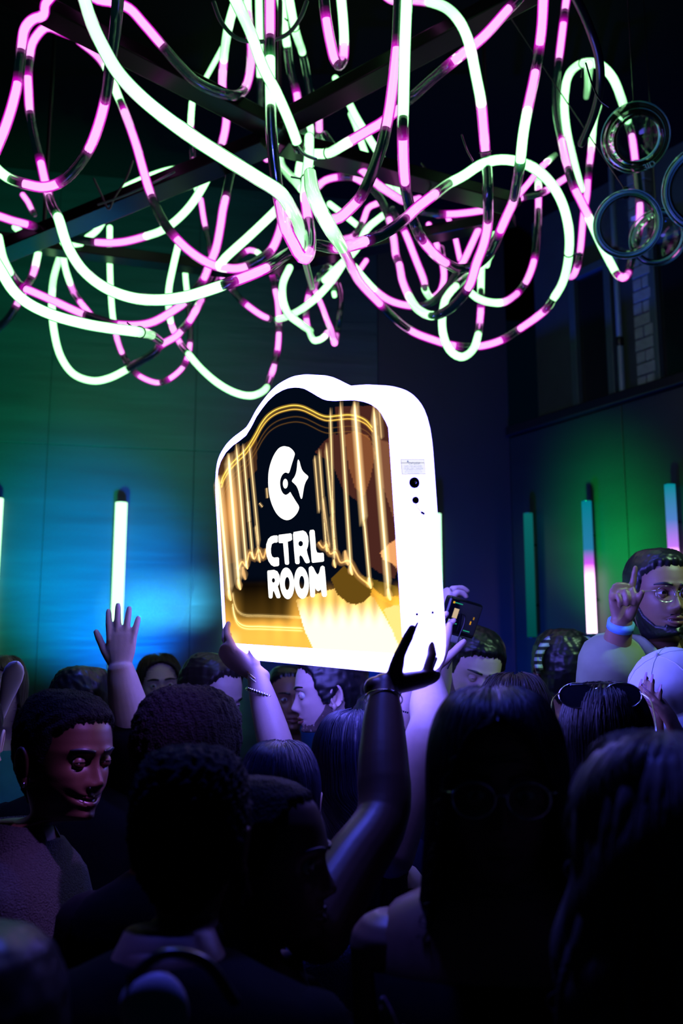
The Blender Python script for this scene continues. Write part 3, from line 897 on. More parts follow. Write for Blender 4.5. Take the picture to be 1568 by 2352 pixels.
def face_color(x, y):
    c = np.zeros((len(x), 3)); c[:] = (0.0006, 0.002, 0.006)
    # dark red-brown reflections painted into the colour, right and left
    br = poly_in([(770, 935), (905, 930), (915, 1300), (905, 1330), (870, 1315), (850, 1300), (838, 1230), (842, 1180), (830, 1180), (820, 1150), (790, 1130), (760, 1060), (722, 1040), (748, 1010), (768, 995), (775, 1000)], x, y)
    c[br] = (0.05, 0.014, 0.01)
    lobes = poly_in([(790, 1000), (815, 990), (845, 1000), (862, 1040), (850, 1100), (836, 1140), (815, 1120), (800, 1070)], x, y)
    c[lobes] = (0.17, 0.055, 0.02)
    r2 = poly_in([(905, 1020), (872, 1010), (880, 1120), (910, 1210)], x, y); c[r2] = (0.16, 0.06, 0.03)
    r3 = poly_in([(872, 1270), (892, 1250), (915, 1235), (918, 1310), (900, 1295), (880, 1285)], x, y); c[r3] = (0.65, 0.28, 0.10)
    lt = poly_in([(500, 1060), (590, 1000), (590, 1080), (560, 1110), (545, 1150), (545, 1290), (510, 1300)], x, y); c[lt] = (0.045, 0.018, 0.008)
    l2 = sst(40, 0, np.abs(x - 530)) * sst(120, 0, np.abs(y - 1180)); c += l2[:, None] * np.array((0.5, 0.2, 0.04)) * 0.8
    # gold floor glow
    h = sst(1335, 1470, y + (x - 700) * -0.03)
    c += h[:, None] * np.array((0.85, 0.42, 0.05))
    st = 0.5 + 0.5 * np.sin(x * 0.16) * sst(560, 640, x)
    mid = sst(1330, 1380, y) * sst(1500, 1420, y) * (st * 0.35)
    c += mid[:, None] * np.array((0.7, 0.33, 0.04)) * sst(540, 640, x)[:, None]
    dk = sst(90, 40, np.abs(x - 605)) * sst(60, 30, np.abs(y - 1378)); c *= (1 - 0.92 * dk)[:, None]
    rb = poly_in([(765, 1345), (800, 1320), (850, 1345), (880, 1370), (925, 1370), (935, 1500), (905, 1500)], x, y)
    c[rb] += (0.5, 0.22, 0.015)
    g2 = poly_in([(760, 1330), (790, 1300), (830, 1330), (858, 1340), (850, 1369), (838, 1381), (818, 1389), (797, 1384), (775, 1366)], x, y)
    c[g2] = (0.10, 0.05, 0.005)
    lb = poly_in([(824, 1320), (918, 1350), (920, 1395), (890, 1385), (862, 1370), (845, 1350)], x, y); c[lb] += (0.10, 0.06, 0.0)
    # pale guitar-shaped wedge, a reflection painted into the colour
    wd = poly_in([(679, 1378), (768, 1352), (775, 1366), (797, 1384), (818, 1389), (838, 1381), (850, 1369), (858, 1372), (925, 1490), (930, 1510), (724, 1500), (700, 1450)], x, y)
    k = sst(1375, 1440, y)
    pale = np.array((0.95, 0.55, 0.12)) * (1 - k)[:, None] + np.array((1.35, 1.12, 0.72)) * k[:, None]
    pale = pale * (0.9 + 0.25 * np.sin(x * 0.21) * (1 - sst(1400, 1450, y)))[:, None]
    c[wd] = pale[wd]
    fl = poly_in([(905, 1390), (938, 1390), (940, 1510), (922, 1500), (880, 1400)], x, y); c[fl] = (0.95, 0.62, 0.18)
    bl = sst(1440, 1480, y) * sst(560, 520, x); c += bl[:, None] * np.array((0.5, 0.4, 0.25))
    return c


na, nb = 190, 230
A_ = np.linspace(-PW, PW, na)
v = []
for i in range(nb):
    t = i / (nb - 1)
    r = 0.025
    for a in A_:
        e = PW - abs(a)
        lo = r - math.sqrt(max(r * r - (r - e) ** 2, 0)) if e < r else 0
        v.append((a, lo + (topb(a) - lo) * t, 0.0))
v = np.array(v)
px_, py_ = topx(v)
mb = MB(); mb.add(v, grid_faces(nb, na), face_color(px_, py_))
m_face = emit_attr('print_with_painted_reflections', 1.4, False, sample=True)
face = sb(mb, 'face_panel', m_face, glow='glow', label='black and gold backlit print with reflections painted in')

# body: outline offset from the print, extruded back with rounded edges
left = [(-PW, b) for b in np.linspace(0.03, topv[0] - 0.01, 20)]
topl = [(a, topb(a)) for a in np.linspace(-PW, PW, 121)]
right = [(PW, b) for b in np.linspace(topv[-1] - 0.01, 0.03, 20)]
bot = [(PW - 0.025 + 0.025 * math.cos(q), 0.025 - 0.025 * math.sin(q)) for q in np.linspace(0.2, 1.5, 6)] + [(a, 0) for a in np.linspace(PW - 0.03, -PW + 0.03, 24)] + [(-PW + 0.025 - 0.025 * math.sin(q), 0.025 - 0.025 * math.cos(q)) for q in np.linspace(0.1, 1.4, 6)]
OUT = np.array(left + topl[1:-1] + right + bot)


def offset(poly, d):
    p = np.asarray(poly)
    t = np.roll(p, -1, 0) - np.roll(p, 1, 0)
    n = np.stack([-t[:, 1], t[:, 0]], 1); n /= np.linalg.norm(n, axis=1)[:, None] + 1e-9
    q = p + n * d
    for _ in range(3):
        q = 0.5 * q + 0.25 * (np.roll(q, 1, 0) + np.roll(q, -1, 0))
    q[:, 0] *= 1 + d * 0.018 / 0.03 / PW
    q[:, 1] -= 0.013 * d / 0.03 * sst(0.06, -0.01, q[:, 1])
    return q


SD = 0.080
OFF = 0.03
rings = []
rd = 0.022
o0 = offset(OUT, 0.004)
rings.append((o0, 0.0005))
for q in np.linspace(0, math.pi / 2, 6):
    rings.append((offset(OUT, OFF - rd + rd * math.sin(q)), 0.0005 + rd - rd * math.cos(q) + 0.001))
for q in np.linspace(0, math.pi / 2, 6):
    rings.append((offset(OUT, OFF - rd + rd * math.cos(q)), SD - rd + rd * math.sin(q)))
n = len(OUT)
v = np.vstack([np.column_stack([r, np.full(n, zz)]) for r, zz in rings])
f = grid_faces(len(rings), n, True)
f.append(tuple(range(n))); f.append(tuple((len(rings) - 1) * n + k for k in range(n))[::-1])
m_box = emit('glowing_white_acrylic', (0.15, 0.13, 1.0), 15.0)
mb = MB(); mb.add(v, f)
body = sb(mb, 'box_body', m_box)

# ---- printed light lines on the face
m_print = emit_attr('printed_light', 1.5, True)


def strip(pts, w, col, name, z=-0.0008, soft=3.0, parent=face, core=0.45):
    """Soft-edged printed line through pixel points; w in pixels (one per point or constant)."""
    p = np.array(pts, float)
    ww = np.full(len(p), float(w)) if np.isscalar(w) else np.array(w, float)
    q = cr(np.column_stack([p, ww]), 6) if len(p) > 2 else cr(np.column_stack([p, ww]), 12)
    t = np.gradient(q[:, :2], axis=0); t /= np.linalg.norm(t, axis=1)[:, None] + 1e-9
    nn = np.column_stack([-t[:, 1], t[:, 0]])
    offs = [-soft, -core * 1.6, -core, 0, core, core * 1.6, soft]
    amp = [0, 0.22, 0.8, 1, 0.8, 0.22, 0]
    v = []; c = []
    end = np.ones(len(q)); 
    end[0] = end[-1] = 0.0
    for i in range(len(q)):
        for o_, a_ in zip(offs, amp):
            xy = q[i, :2] + nn[i] * o_ * q[i, 2]
            v.append(onsign(xy[0], xy[1], 2, z)); c.append(np.array(col) * a_ * end[i])
    mb = MB(); mb.add(v, grid_faces(len(q), len(offs)), np.array(c))
    return sb(mb, name, m_print, parent, glow='glow')


GOLD = (1.0, 0.5, 0.06); HOT = (1.6, 1.05, 0.45)
arch = [(507, 1112), (512, 1096), (524, 1075), (545, 1051), (562, 1035), (575, 1017), (588, 995), (600, 973), (615, 954), (634, 941), (655, 934), (676, 931), (695, 934), (715, 943), (735, 953), (750, 957), (775, 955), (800, 953), (820, 956), (840, 966), (856, 984)]
strip(arch, 1.6, (1.3, 0.75, 0.1), 'gold_arch_line')
strip([(x + 1, y + 9) for x, y in arch], 1.3, (1.1, 0.6, 0.08), 'gold_arch_line', z=-0.0009)
for x0, y0 in ((0, 26), (0, 38)):
    strip([(x + 3, y + y0) for x, y in arch], 1.0, (0.10, 0.045, 0.005), 'faint_arch_line')
for dy, k in ((0, 1.0), (6, 0.7), (-23, 0.35), (-26, 0.35)):
    strip([(534, 1385 + dy), (538, 1410 + dy), (546, 1428 + dy), (560, 1437 + dy), (600, 1439 + dy), (650, 1441 + dy), (698, 1443 + dy)], 1.6, (1.1 * k, 0.8 * k, 0.3 * k), 'gold_base_line')
BEAMS = [  # x0 y0 x1 y1 width brightness
 (500, 1090, 527, 1370, 4.5, 1.2), (524, 1040, 549, 1345, 4.5, 1.2), (542, 1018, 566, 1305, 2.6, 0.9), (557, 1018, 580, 1280, 2.0, 0.8), (572, 1020, 595, 1260, 2.2, 0.6),
 (569, 1150, 572, 1200, 2, 0.6), (586, 1205, 596, 1290, 1.8, 0.5), (595, 1155, 603, 1165, 1.5, 0.5), (612, 1120, 614, 1145, 1.6, 0.5),
 (722, 1045, 733, 1180, 2.0, 0.55), (732, 1030, 750, 1270, 2.2, 0.6), (748, 1015, 772, 1285, 2.4, 0.7), (758, 935, 768, 1300, 2.0, 0.7),
 (781, 920, 806, 1320, 2.4, 0.9), (813, 920, 836, 1210, 4.0, 1.4), (836, 1195, 849, 1340, 2.2, 1.0), (857, 930, 893, 1370, 3.6, 1.3), (741, 1140, 757, 1260, 2.6, 0.35), (760, 1180, 768, 1290, 2.0, 0.3), (870, 935, 876, 1010, 3.0, 0.3)]
for x0, y0, x1, y1, w_, k in BEAMS:
    strip([(x0, y0), (x1, y1)], w_, np.array(HOT) * k, 'light_beam', z=-0.001)
FL = [((527, 1370), 12, 0.9), ((549, 1345), 12, 0.9), ((566, 1300), 9, 0.8), ((580, 1278), 8, 0.7), ((595, 1285), 9, .5), ((768, 1297), 9, 0.8), ((806, 1312), 11, 0.9), ((849, 1342), 12, 1.0), ((893, 1368), 13, 1.0), ((795, 1285), 16, 0.5), ((560, 1320), 14, .4), ((750, 1262), 7, .6)]
for (x, y), r_, k in FL:
    strip([(x - r_ * .2, y - r_ * 1.4), (x, y), (x + r_ * .3, y + r_ * .9)], [r_ * 0.2, r_ * 0.5, r_ * 0.15], np.array((1.5, 0.85, 0.3)) * k, 'beam_flare', z=-0.0012, soft=1.6)
zig = [(546, 1310), (556, 1290), (564, 1300), (574, 1268), (584, 1284), (594, 1262), (604, 1282), (612, 1258)]
strip(zig, 3.0, (1.0, 0.5, 0.15), 'crowd_light_line', z=-0.0011)
strip([(730, 1244), (742, 1258), (750, 1250), (758, 1272), (770, 1268), (782, 1292), (800, 1288), (822, 1322), (850, 1345)], 3.2, (1.0, 0.5, 0.15), 'crowd_light_line', z=-0.0011)

# ---- logo and lettering: opaque white, slightly proud
m_white = emit('white_print', (1.0, 0.99, 0.93), 1.4, sample=False)


def flat(px, name, z=-0.0016, holes=(), parent=face):
    """Filled outline given in pixels, as a thin raised print."""
    bm = bmesh.new()
    loops = [px] + list(holes)
    es = []
    for lp in loops:
        vs = [bm.verts.new(onsign(x, y, 2, z)) for x, y in lp]
        for i in range(len(vs)):
            es.append(bm.edges.new((vs[i], vs[(i + 1) % len(vs)])))
    bmesh.ops.triangle_fill(bm, use_beauty=True, use_dissolve=False, edges=es)
    me = bpy.data.meshes.new(name); bm.to_mesh(me); bm.free()
    me.materials.append(m_white)
    o = bpy.data.objects.new(name, me); o.parent = parent; COL.objects.link(o)
    return o


def Z3(pts):       # zoom-crop coordinates (590,1000)-(780,1400) at 5.879x
    return [(590 + x / 5.879, 1000 + y / 5.879) for x, y in pts]


def smooth(pts, n=5):
    p = np.array(list(pts) + [pts[0], pts[1], pts[2]], float)
    q = cr(p, n)
    return [tuple(x) for x in q[n:-2 * n]][: n * len(pts)]


logo_c = Z3([(370, 145), (425, 155), (475, 190), (510, 245), (500, 295), (470, 390), (435, 500), (425, 512), (385, 502), (345, 530), (318, 590), (312, 650), (325, 730), (355, 785), (390, 803), (425, 785), (448, 765), (470, 800), (525, 890), (568, 965), (555, 1025), (510, 1090), (450, 1135), (395, 1145), (330, 1120), (270, 1065), (220, 980), (180, 870), (158, 750), (150, 600), (160, 470), (195, 340), (245, 235), (305, 165)])
flat(smooth(logo_c, 4), 'logo_crescent')
star = Z3([(558, 325), (572, 345), (592, 420), (615, 475), (650, 515), (688, 548), (692, 570), (665, 615), (640, 680), (622, 780), (608, 850), (598, 858), (588, 845), (560, 750), (535, 690), (505, 655), (472, 622), (476, 600), (505, 560), (528, 500), (540, 420), (548, 345)])
flat(smooth(star, 3), 'logo_star')
flat([(590 + (383 + 34 * math.cos(a)) / 5.879, 1000 + (652 + 66 * math.sin(a)) / 5.879) for a in np.linspace(0, 2 * math.pi, 25)[:-1]], 'logo_dot')


def ell(cx, cy, rx, ry, n=20):
    return Z3([(cx + rx * math.cos(a), cy + ry * math.sin(a)) for a in np.linspace(0, 2 * math.pi, n, endpoint=False)])


def letter(pts, holes=()):
    flat(Z3(pts), 'letter', z=-0.002, holes=holes)


letter([(225, 1352), (272, 1350), (281, 1365), (280, 1438), (268, 1448), (230, 1450), (200, 1470), (188, 1530), (190, 1590), (205, 1635), (230, 1650), (285, 1645), (298, 1660), (300, 1750), (285, 1765), (230, 1772), (190, 1750), (155, 1700), (130, 1630), (120, 1550), (125, 1470), (150, 1400), (185, 1365)])
letter([(296, 1342), (455, 1322), (470, 1335), (474, 1405), (462, 1420), (415, 1436), (425, 1560), (434, 1730), (422, 1748), (388, 1746), (376, 1730), (362, 1580), (352, 1455), (300, 1455), (290, 1440), (287, 1360)])
letter([(495, 1305), (620, 1283), (660, 1305), (690, 1360), (697, 1430), (688, 1500), (672, 1545), (680, 1590), (714, 1705), (705, 1722), (668, 1728), (650, 1715), (612, 1640), (585, 1618), (572, 1640), (576, 1720), (565, 1738), (528, 1738), (515, 1722), (500, 1560), (485, 1340)], [ell(590, 1462, 30, 36)])
letter([(716, 1280), (760, 1272), (778, 1290), (788, 1400), (797, 1540), (812, 1582), (850, 1588), (890, 1584), (902, 1600), (906, 1690), (895, 1705), (750, 1722), (738, 1705), (722, 1500), (706, 1310)])
letter([(145, 1825), (230, 1815), (275, 1835), (302, 1885), (308, 1950), (298, 2010), (282, 2040), (318, 2165), (318, 2185), (300, 2200), (268, 2198), (250, 2160), (228, 2105), (216, 2105), (210, 2185), (198, 2202), (172, 2202), (158, 2185), (148, 2050), (138, 1845)], [ell(222, 1958, 20, 30)])
letter([(405 + 98 * math.cos(a) + 12 * math.sin(a), 1998 + 215 * math.sin(a)) for a in np.linspace(0, 2 * math.pi, 28, endpoint=False)], [ell(408, 2000, 32, 88)])
letter([(602 + 100 * math.cos(a) + 12 * math.sin(a), 1990 + 218 * math.sin(a)) for a in np.linspace(0, 2 * math.pi, 28, endpoint=False)], [ell(605, 1985, 34, 88)])
letter([(705, 1778), (735, 1762), (762, 1785), (800, 1860), (820, 1880), (838, 1855), (858, 1775), (885, 1757), (912, 1775), (925, 1900), (945, 2155), (930, 2180), (895, 2182), (878, 2165), (862, 2080), (848, 2095), (825, 2105), (805, 2095), (785, 2060), (783, 2165), (770, 2185), (735, 2187), (718, 2165), (708, 2000), (697, 1800)])

# ---- fittings on the right side of the box
XS = (PW + OFF) * (1 + OFF * 0.6 / PW)
m_sock = mat('blue_bleed_socket', (0.002, 0.004, 0.06), 0.25, spec=0.8)  # blue bleed from the glowing box is put into this colour
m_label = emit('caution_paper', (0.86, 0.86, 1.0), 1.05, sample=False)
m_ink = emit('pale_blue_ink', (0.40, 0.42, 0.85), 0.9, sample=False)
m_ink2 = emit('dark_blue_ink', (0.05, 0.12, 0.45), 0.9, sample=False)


def side(px, py, off=0.0):
    return onsign(px, py, 0, XS + off)


q = [side(919, 1055, .001), (side(973, 1055, .001)), side(975.5, 1089, .001), side(922, 1090, .001)]
mb = MB(); 
v = np.vstack([np.array(q), np.array(q) + (0.0012, 0, 0)])
mb.add(v, [(4, 5, 6, 7), (0, 1, 5, 4), (1, 2, 6, 5), (2, 3, 7, 6), (3, 0, 4, 7)])
lab = sb(mb, 'caution_label', m_label, smooth=False)
ctr = (np.array(q[0]) + q[1] + q[2] + q[3]) / 4
w0 = np.array(q[0]); ux = np.array(q[1]) - w0; uy = np.array(q[3]) - w0


def side_text(body, u, v_, hgt, m, fit):
    fc = bpy.data.curves.new('lettering', 'FONT'); fc.body = body; fc.size = hgt; fc.align_x = 'CENTER'
    fo = bpy.data.objects.new('lettering', fc); fc.materials.append(m)
    fo.parent = lab
    X = Vector(ux).normalized(); Z_ = Vector((1, 0, 0)); Y = Z_.cross(X); X = Y.cross(Z_)
    M = Matrix.Identity(4)
    p = w0 + ux * u + uy * v_
    for i in range(3):
        M[i][0] = X[i] * fit; M[i][1] = Y[i]; M[i][2] = Z_[i]; M[i][3] = p[i]
    M[0][3] = XS + 0.0026
    fo.matrix_basis = M
    COL.objects.link(fo)
    font_mesh(fo)


hh = float(np.linalg.norm(uy))
side_text('CAUTION', 0.56, 0.2, hh * 0.21, m_ink2, 0.95)
side_text('ONLY USE PROVIDED', 0.5, 0.41, hh * 0.17, m_ink, 0.85)
side_text('12V BATTERY CHARGER', 0.5, 0.56, hh * 0.17, m_ink, 0.85)
side_text('USING BATTERY CHARGER NOT', 0.5, 0.69, hh * 0.085, m_ink, 1.0)
side_text('PROVIDED MAY DAMAGE THE UNIT', 0.5, 0.80, hh * 0.085, m_ink, 1.0)
side_text('AND VOID WARRANTY', 0.5, 0.91, hh * 0.085, m_ink, 1.0)
tri = np.array([w0 + ux * a + uy * b + np.array((0.0014, 0, 0)) for a, b in ((0.25, 0.2), (0.285, 0.06), (0.32, 0.2))])
mb = MB(); mb.add(np.vstack([tri, tri + (0.0006, 0, 0)]), [(3, 4, 5), (0, 1, 4, 3), (1, 2, 5, 4), (2, 0, 3, 5)]); sb(mb, 'warning_triangle', m_ink2, lab, smooth=False)
for a0, b0, a1, b1 in ((0, 0, 1, 0), (1, 0, 1, 1), (1, 1, 0, 1), (0, 1, 0, 0), (0, .24, 1, .24)):
    p0 = w0 + ux * a0 + uy * b0 + np.array((0.0015, 0, 0)); p1 = w0 + ux * a1 + uy * b1 + np.array((0.0015, 0, 0))
    mb = MB(); mb.add(*sweep([p0, p1], 0.0004, 4)); sb(mb, 'label_border', mat('label_line', (0.5, 0.5, 0.75), 0.6), lab)


def disc(px, py, r, name, m, prof, parent=sign):
    c = side(px, py)
    n = 24; v = []
    for rr, h in prof:
        for k in range(n):
            a = 2 * math.pi * k / n
            v.append((c[0] + h, c[1] + r * rr * math.cos(a), c[2] + r * rr * math.sin(a)))
    mb = MB(); mb.add(v, grid_faces(len(prof), n, True) + [tuple((len(prof) - 1) * n + k for k in range(n))])
    return sb(mb, name, m, parent), c


so, c = disc(950, 1109, 0.0105, 'power_socket', m_sock, [(1.0, 0), (1.0, 0.004), (0.86, 0.005), (0.7, 0.001), (0.45, 0.0005)])
mb = MB(); mb.add(*sweep([c + (0.0005, 0, 0), c + (0.006, 0, 0)], 0.0022, 12)); sb(mb, 'socket_pin', mat('bright_pin', (0.9, 0.9, 0.9), 0.15, 1.0), so)
cs, c = disc(953, 1149, 0.0068, 'charge_port', m_sock, [(1.0, 0), (1.0, 0.003), (0.9, 0.004), (0.8, 0.0035)])
pth = cr(np.array([side(955, 1156, .002), side(957, 1163, .004), side(962, 1170, .005), side(968, 1176, .005)]), 6)
mb = MB(); mb.add(*sweep(pth, 0.0006, 6)); sb(mb, 'cap_tether', m_sock, cs)
mb = MB(); mb.add(*sweep([side(968, 1177, .004), side(973, 1180, .004)], 0.0024, 10)); sb(mb, 'rubber_cap', m_sock, cs)
for x, y in ((957, 1411), (993, 1407)):
    disc(x, y, 0.0026, 'screw', m_sock, [(1.0, 0), (0.95, 0.001), (0.6, 0.0014)])

# ------------------------------------------------------------------ people: builders
HZ = np.array([  # z, front y, back y, half width, roundness
 (0.1185, -0.018, -0.030, 0.006, 2.0), (0.115, 0.022, -0.060, 0.034, 2.0), (0.108, 0.046, -0.078, 0.050, 2.0), (0.096, 0.065, -0.092, 0.061, 2.1),
 (0.080, 0.079, -0.101, 0.069, 2.1), (0.060, 0.088, -0.107, 0.0745, 2.2), (0.040, 0.0925, -0.109, 0.0765, 2.25), (0.020, 0.095, -0.108, 0.0765, 2.3),
 (0.006, 0.090, -0.105, 0.0755, 2.3), (-0.010, 0.087, -0.101, 0.0735, 2.3), (-0.028, 0.088, -0.092, 0.0705, 2.25), (-0.046, 0.0885, -0.080, 0.0665, 2.2),
 (-0.062, 0.0885, -0.071, 0.062, 2.1), (-0.078, 0.087, -0.066, 0.0575, 2.0), (-0.092, 0.085, -0.063, 0.053, 1.9), (-0.104, 0.083, -0.061, 0.0495, 1.9),
 (-0.112, 0.076, -0.060, 0.048, 1.9), (-0.118, 0.058, -0.060, 0.049, 1.95), (-0.124, 0.036, -0.061, 0.051, 2.0), (-0.135, 0.026, -0.064, 0.053, 2.0),
 (-0.160, 0.022, -0.069, 0.0545, 2.0), (-0.190, 0.022, -0.078, 0.060, 2.0), (-0.215, 0.026, -0.090, 0.074, 2.0)])
_o = np.argsort(HZ[:, 0]); HZs = HZ[_o]


def gs(x, s): return np.exp(-(x / s) ** 2)


def head_pts(az, z, feat=1.0, jaw=1.0, smile=0.0):
    """Surface of the head: az 0 = straight ahead, + toward the person's right; z above the eyes."""
    f = np.interp(z, HZs[:, 0], HZs[:, 1]); b = np.interp(z, HZs[:, 0], HZs[:, 2])
    w_ = np.interp(z, HZs[:, 0], HZs[:, 3]); n = np.interp(z, HZs[:, 0], HZs[:, 4])
    jw = 1 + (jaw - 1) * sst(-0.03, -0.09, z) * sst(-0.125, -0.11, z)
    w_ = w_ * jw
    y0 = -0.012 + np.zeros_like(z)
    y0 = np.minimum(y0, f - 0.008)
    s, c = np.sin(az), np.cos(az)
    x = w_ * np.sign(s) * np.abs(s) ** (2 / n)
    ya = np.where(c >= 0, f - y0, y0 - b)
    y = y0 + ya * np.sign(c) * np.abs(c) ** (2 / n)
    # narrower toward the chin in front
    k = sst(-0.05, -0.105, z) * sst(-0.122, -0.112, z) * np.clip(c, 0, 1)
    x = x * (1 - 0.18 * k)
    if feat:
        fr = sst(0.1, 0.5, c)
        ax = np.abs(x)
        nz = np.interp(z, [-0.058, -0.050, -0.043, -0.036, -0.02, 0.0, 0.012, 0.02], [0, 0.008, 0.021, 0.024, 0.016, 0.007, 0.002, 0])
        nw = np.interp(z, [-0.05, -0.04, -0.02, 0.0, 0.015], [0.013, 0.0125, 0.009, 0.0075, 0.009])
        d = nz * gs(x, nw)
        d += 0.008 * gs(ax - 0.0135, 0.0065) * gs(z + 0.042, 0.0075)
        d -= 0.0125 * gs(ax - 0.031, 0.016) * gs(z + 0.001, 0.0115)
        d -= 0.004 * gs(ax - 0.014, 0.007) * gs(z - 0.003, 0.01)
        d += 0.0045 * gs(ax - 0.028, 0.022) * gs(z - 0.019, 0.008)
        d += 0.0045 * gs(ax - 0.046, 0.016) * gs(z + 0.027, 0.014)
        lw = 0.019 + 0.007 * smile
        cz = smile * 0.006 * (ax / 0.025) ** 2
        d += 0.0065 * gs(x, lw) * gs(z + 0.0655 - cz, 0.0052)
        d += 0.0075 * gs(x, lw * 0.9) * gs(z + 0.0795 - cz, 0.006)
        d -= (0.006 + 0.012 * smile) * gs(x, lw * 1.15) * gs(z + 0.0725 - cz, 0.0028 + 0.0035 * smile)
        d -= 0.003 * gs(x, 0.02) * gs(z + 0.090, 0.006)
        d += 0.0055 * gs(x, 0.018) * gs(z + 0.104, 0.011)
        d += smile * 0.004 * gs(ax - 0.040, 0.012) * gs(z + 0.045, 0.012)
        d -= 0.0025 * gs(x, 0.0045) * gs(z + 0.056, 0.005)
        y = y + d * fr * feat
    return np.stack([x, y, z], -1)


def head_grid(naz, nzz, zlo=-0.215, **k):
    u = np.linspace(-1, 1, naz, endpoint=False)
    az = np.pi * (0.62 * u + 0.38 * u ** 3 * 1.0)          # denser in front
    az = np.pi * np.sign(u) * (0.55 * np.abs(u) + 0.45 * np.abs(u) ** 2)
    t = np.linspace(0, 1, nzz)
    zz = np.concatenate([0.1185 - 0.04 * (t[: nzz // 4] / t[nzz // 4]) ** 2, np.linspace(0.0785, zlo, nzz - nzz // 4)])
    AZ, ZZ = np.meshgrid(az, zz)
    return AZ, ZZ, head_pts(AZ, ZZ, **k)


def vnoise(p, scale, seed, oct=3):
    r = np.random.default_rng(seed)
    out = np.zeros(p.shape[:-1]); a = 1.0
    for o_ in range(oct):
        for _ in range(4):
            d = r.normal(size=3) * scale * 2 ** o_
            out += a * np.sin(p @ d + r.uniform(0, 6.28)) / 4
        a *= 0.55
    return out


def ear_pts(side):
    mb = MB()
    a = np.linspace(-0.5, 4.4, 16)
    rim = np.array([(side * (0.077 + 0.010 + 0.004 * math.sin(q)), -0.020 - 0.016 * math.cos(q) * 1.0, -0.012 + 0.030 * math.sin(q)) for q in a])
    rim = rim[:, :]
    mb.add(*sweep(rim, 0.0042, 8))
    plate = []
    n = 16
    for rr, dx in ((0.0, -0.006), (0.5, -0.004), (0.85, 0.003), (1.0, 0.006)):
        for q in np.linspace(0, 2 * math.pi, n, endpoint=False):
            plate.append((side * (0.079 + dx), -0.020 + 0.016 * rr * math.cos(q), -0.012 + 0.030 * rr * math.sin(q)))
    mb.add(plate, grid_faces(4, n, True))
    mb.add(*sweep([(side * 0.082, -0.010, -0.036), (side * 0.084, -0.012, -0.044), (side * 0.081, -0.010, -0.048)], [0.006, 0.0075, 0.005], 8))
    mb.add(*sweep([(side * 0.070, -0.008, 0.012), (side * 0.078, -0.012, -0.01), (side * 0.070, -0.006, -0.036)], 0.011, 8))
    return mb.arr(), mb.f


SKIN = {
 'dark': mat('skin_dark_brown', (0.10, 0.048, 0.028), 0.42, noise=0.12, nscale=60, bump=0.05, bscale=500),
 'brown': mat('skin_brown', (0.26, 0.135, 0.085), 0.45, noise=0.1, nscale=60, bump=0.05, bscale=500),
 'light': mat('skin_light', (0.60, 0.43, 0.37), 0.48, noise=0.08, nscale=60, bump=0.05, bscale=500),
}
HAIR = {
 'black': mat('hair_black', (0.006, 0.006, 0.008), 0.38, noise=0.3, nscale=30, spec=0.5),
 'curly': mat('hair_black_curly', (0.005, 0.005, 0.007), 0.75, noise=0.5, nscale=120, bump=0.9, bscale=260, spec=0.12),
 'brown': mat('hair_dark_brown', (0.020, 0.013, 0.010), 0.42, noise=0.3, nscale=30, spec=0.4),
 'fair': mat('hair_fair', (0.14, 0.11, 0.085), 0.45, noise=0.3, nscale=30, spec=0.4),
 'blueblack': mat('hair_blue_black', (0.008, 0.014, 0.05), 0.4, noise=0.3, nscale=30, spec=0.6),
}
CL = {
 'black': mat('cloth_black', (0.005, 0.005, 0.006), 0.9, spec=0.08, noise=0.3, nscale=20, bump=0.25, bscale=24),
 'navy': mat('cloth_navy', (0.008, 0.012, 0.03), 0.85, spec=0.1, noise=0.3, nscale=20, bump=0.25, bscale=24),
 'white': mat('cloth_white', (0.55, 0.58, 0.58), 0.8, noise=0.08, nscale=20, bump=0.3, bscale=22),
 'khaki': mat('cloth_pale_khaki', (0.22, 0.26, 0.15), 0.8, noise=0.12, nscale=20, bump=0.35, bscale=20),
 'teal': mat('cloth_teal', (0.02, 0.25, 0.24), 0.8, noise=0.15, nscale=20, bump=0.25, bscale=24),
 'blue': mat('cloth_knit_blue', (0.05, 0.10, 0.32), 0.85, noise=0.25, nscale=90, bump=0.9, bscale=320),
 'olive': mat('cloth_dark_olive', (0.02, 0.025, 0.018), 0.85, noise=0.3, nscale=20, bump=0.3, bscale=24),
 'fuzzy': mat('cloth_fuzzy_grey', (0.022, 0.026, 0.022), 0.95, noise=0.6, nscale=160, bump=1.0, bscale=300),
}
m_trouser = mat('cloth_dark_trouser', (0.008, 0.009, 0.012), 0.85, noise=0.3, nscale=20)
m_shoe = mat('shoe_black', (0.006, 0.006, 0.006), 0.4)
m_eyew = mat('eye_white', (0.62, 0.62, 0.60), 0.15)
m_iris = mat('eye_iris', (0.012, 0.008, 0.006), 0.08)
m_lip = mat('lips', (0.20, 0.07, 0.06), 0.35)
m_lipd = mat('lips_dark', (0.11, 0.045, 0.04), 0.3)
m_teeth = mat('teeth', (0.8, 0.8, 0.76), 0.2)
m_silver = mat('silver_metal', (0.75, 0.76, 0.8), 0.18, 1.0)
m_gold = mat('gold_metal', (0.8, 0.6, 0.3), 0.2, 1.0)
m_nail = mat('long_nail', (0.45, 0.25, 0.32), 0.2)
